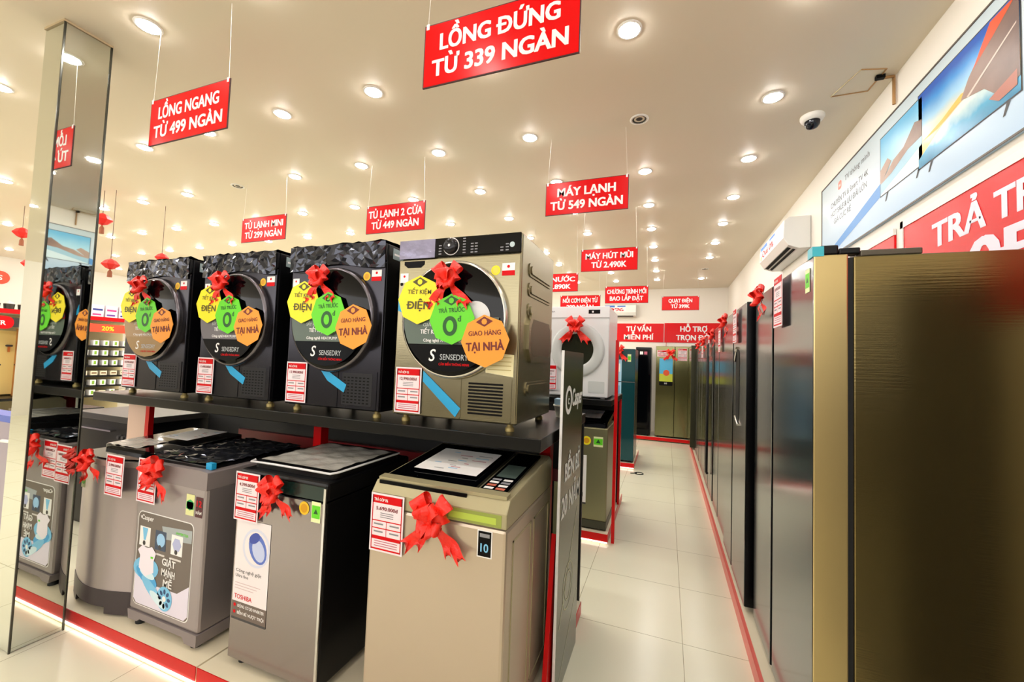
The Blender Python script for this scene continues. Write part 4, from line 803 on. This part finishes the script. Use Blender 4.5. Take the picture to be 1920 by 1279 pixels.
obj('tool_panel', MB().box(.3, .32, -L2+.04, L2-.04, .5, 1.7, mat('pale yellow panel', '#f0d88c', .5)), s2_, 'pale yellow pegboard'); obj('shelf_board', MB().box(-.25, .9, -L2+.03, L2-.03, .42, .47, BLACKPL), s2_)
obj('side_divider', MB().box(.3, .9, .45, .49, .47, 1.75, mat('tan upright', '#c98a48', .5)), s2_, 'tan divider')
for q in range(9):
    b = MB(); A4 = AISLE((-11.66, 2.98+.13*q, 1.0+.18*((q*2) % 4))); m_ = [DGREY, mat('orange tool', '#c8702a', .5), BLACKPL][q % 3]
    b.slab(A4, [(-.012, -.06), (.012, -.06), (.014, .05), (-.014, .05)], .0, .02, m_); b.slab(A4, rrect(-.045, .04, .045, .075, .015), .0, .025, DGREY)
    tag(obj('hanging_tool', b), 'small dark-headed tool hanging on the pale yellow pegboard', 'tool', 'tools on the pale yellow pegboard')
pot = thing('cooking_pot', 'small dark pot with pale lid on the top wall shelf left of the pillar', 'pot', (-11.2, 2.82, 2.061), group='pots on the top wall shelf'); 
obj('pan', MB().lathe(TOP(), [(.06, 0), (.07, .1), (.072, .12), (.05, .12)], mat('pot dark', '#3a322e', .4), 16), pot); obj('lid', MB().lathe(TOP(), [(.07, .121), (.05, .15), (.015, .16), (.015, .18), (0, .18)], mat('pot lid', '#e6e2da', .3), 16), pot)
for q in range(1, 9): dup(pot, (-11.2, 2.82+.175*q, 2.061))
# cooker with black control front beyond the pillar
ck = thing('cooker', 'black cooker with a control row behind the mirror pillar and washers', 'cooker', (-4.3, 2.0, 0))
obj('body', MB().box(-.42, .42, .02, .6, .0, .88, BLACKPL), ck, bevel=.006); obj('worktop', MB().box(-.45, .45, -.01, .62, .881, .93, mat('dark worktop', '#2c2a28', .35)), ck, 'dark worktop', bevel=.004)
k = MB(); k.slab(F, [(-.4, .80), (.12, .80), (.12, .812), (-.4, .812)], -.02, .02, CHROME); obj('handle', k, ck, 'chrome handle'); 
for q in range(4): obj('knob', MB().lathe(Frame((0, .02, 0)), [(.02, 0), (.016, .02)], DGREY, 12, (.18+.06*q, .76)), ck)
lf = thing('refrigerator', 'low dark olive fridge standing on the floor left of the pillar', 'refrigerator', (-6.12, 2.15, 0))
obj('cabinet', MB().box(-.22, .28, .05, .55, .02, .81, DSIDE), lf, bevel=.006); obj('door', MB().box(-.22, .28, 0, .048, .03, .81, mat('dull olive door', '#5f5640', .3, .6)), lf, 'dull olive door', bevel=.006); obj('plinth_foot', MB().box(-.2, .26, .02, .5, 0, .02, RUB), lf)
bx = thing('display_box', 'pale blue carton with an arrow print on the low dark olive fridge', 'carton', (-6.10, 2.2, .81))
b = MB(); b.box(-.17, .17, 0, .2, 0, .34, mat('pale blue carton', '#8fc0ec', .4)); obj('box', b, bx); k = MB(); k.flat(F, [(-.12, .04), (.10, .04), (.06, .2), (-.04, .2)], WHITE, .001); k.rect(F, -.1, .24, .05, .28, mat('mid blue', '#3c7ac8'), .001); k.rect(F, .12, 0, .17, .34, BLUE, .001); obj('print', k, bx, 'white and blue print')
ch = thing('chest_freezer', 'lilac grey appliance at the left edge, in front of the low olive fridge', 'appliance', (-4.83, 1.60, 0)); 
obj('body', MB().box(-.55, .19, 0, .12, .02, .88, mat('lilac grey', '#a59bac', .35, .3)), ch, bevel=.01); obj('top_strip', MB().box(-.55, .19, -.004, .12, .881, .93, mat('blue strip', '#4d64c0', .35)), ch, 'blue top strip'); obj('handle', MB().tube([(.10, -.01, .74), (.28, -.03, .755), (.30, -.03, .755)], .014, WPL), ch, 'white lever'); obj('foot', MB().box(-.5, .15, .02, .1, 0, .021, RUB), ch)
# red hanging ornaments
def ornament(loc, label, s=1.):
    r = thing('hanging_ornament', label, 'ornament', loc, 0, 'red hanging ornaments'); z = ZC-loc[2]; m_ = mat('red paper', '#e01a14', .5)
    obj('body', MB().lathe(TOP(), [(0, -.07*s), (.05*s, -.05*s), (.10*s, 0), (.06*s, .05*s), (.015*s, .075*s), (0, .08*s)], m_, 8, smooth=False), r); obj('tassel', MB().lathe(TOP((0, 0, 0)), [(.006, -.07*s), (.02, -.10*s), (.022, -.17*s)], mat('brown tassel', '#8a4a28', .6), 8), r, 'brown tassel'); obj('hanging_line', MB().tube([(0, 0, .078*s), (0, 0, z-.001)], .003, mat('dark cord', '#6a4a3c', .6), 5), r)
ornament((-5.73, 2.5, 2.85), 'red hanging ornament high beside the pillar, near the ceiling', .9)
ornament((-5.58, 2.53, 2.36), 'red hanging ornament low between the pillar and the tan-label dryer', .8)
ornament((-5.59, 3.0, 2.55), 'red hanging ornament just above the tan-label dryer', .7)
ornament((-7.42, 2.5, 2.83), 'upper red ornament left of the pillar', .9); ornament((-7.44, 2.6, 2.47), 'lower red ornament left of the pillar', .9)
dm = thing('hanging_diamond', 'pale lilac diamond-shaped sign hanging left of the pillar', 'sign', (-7.0, 2.5, 2.23)); obj('board', MB().slab(F, [(0, -.17), (.2, 0), (0, .17), (-.2, 0)], 0, .006, mat('lilac board', '#b3a9bd', .4)), dm); obj('hanging_line', MB().tube([(0, 0, .165), (0, 0, ZC-2.231)], .002, mat('nylon line', '#e8e2d6'), 5), dm)
# orange disc on the left wall
d_ = thing('wall_disc', 'orange-red round sign on the left wall above the pots', 'sign', (XL+.001, 3.9, 2.75)); obj('disc', MB().slab(AISLE(), ngon(24, .13), 0, .02, mat('orange red disc', '#ee4a22', .4)), d_); k = MB(); k.txt(AISLE((.0205, 0, 0)), 'S', 0, -.05, .1, WHITE, .001); obj('lettering', k, d_)
# loop of cable on the aisle floor
cb = MB(); cb.tube([(-.44, 5.93, .006), (-.40, 5.95, .006), (-.36, 5.98, .006)], .006, RUB); cb.tube([(-.33+.055*math.cos(a*.5), 5.97+.06*math.sin(a*.5), .006) for a in range(13)], .006, RUB)
tag(obj('cable_loop', cb), 'short black cable loop lying on the aisle floor tiles', 'cable')
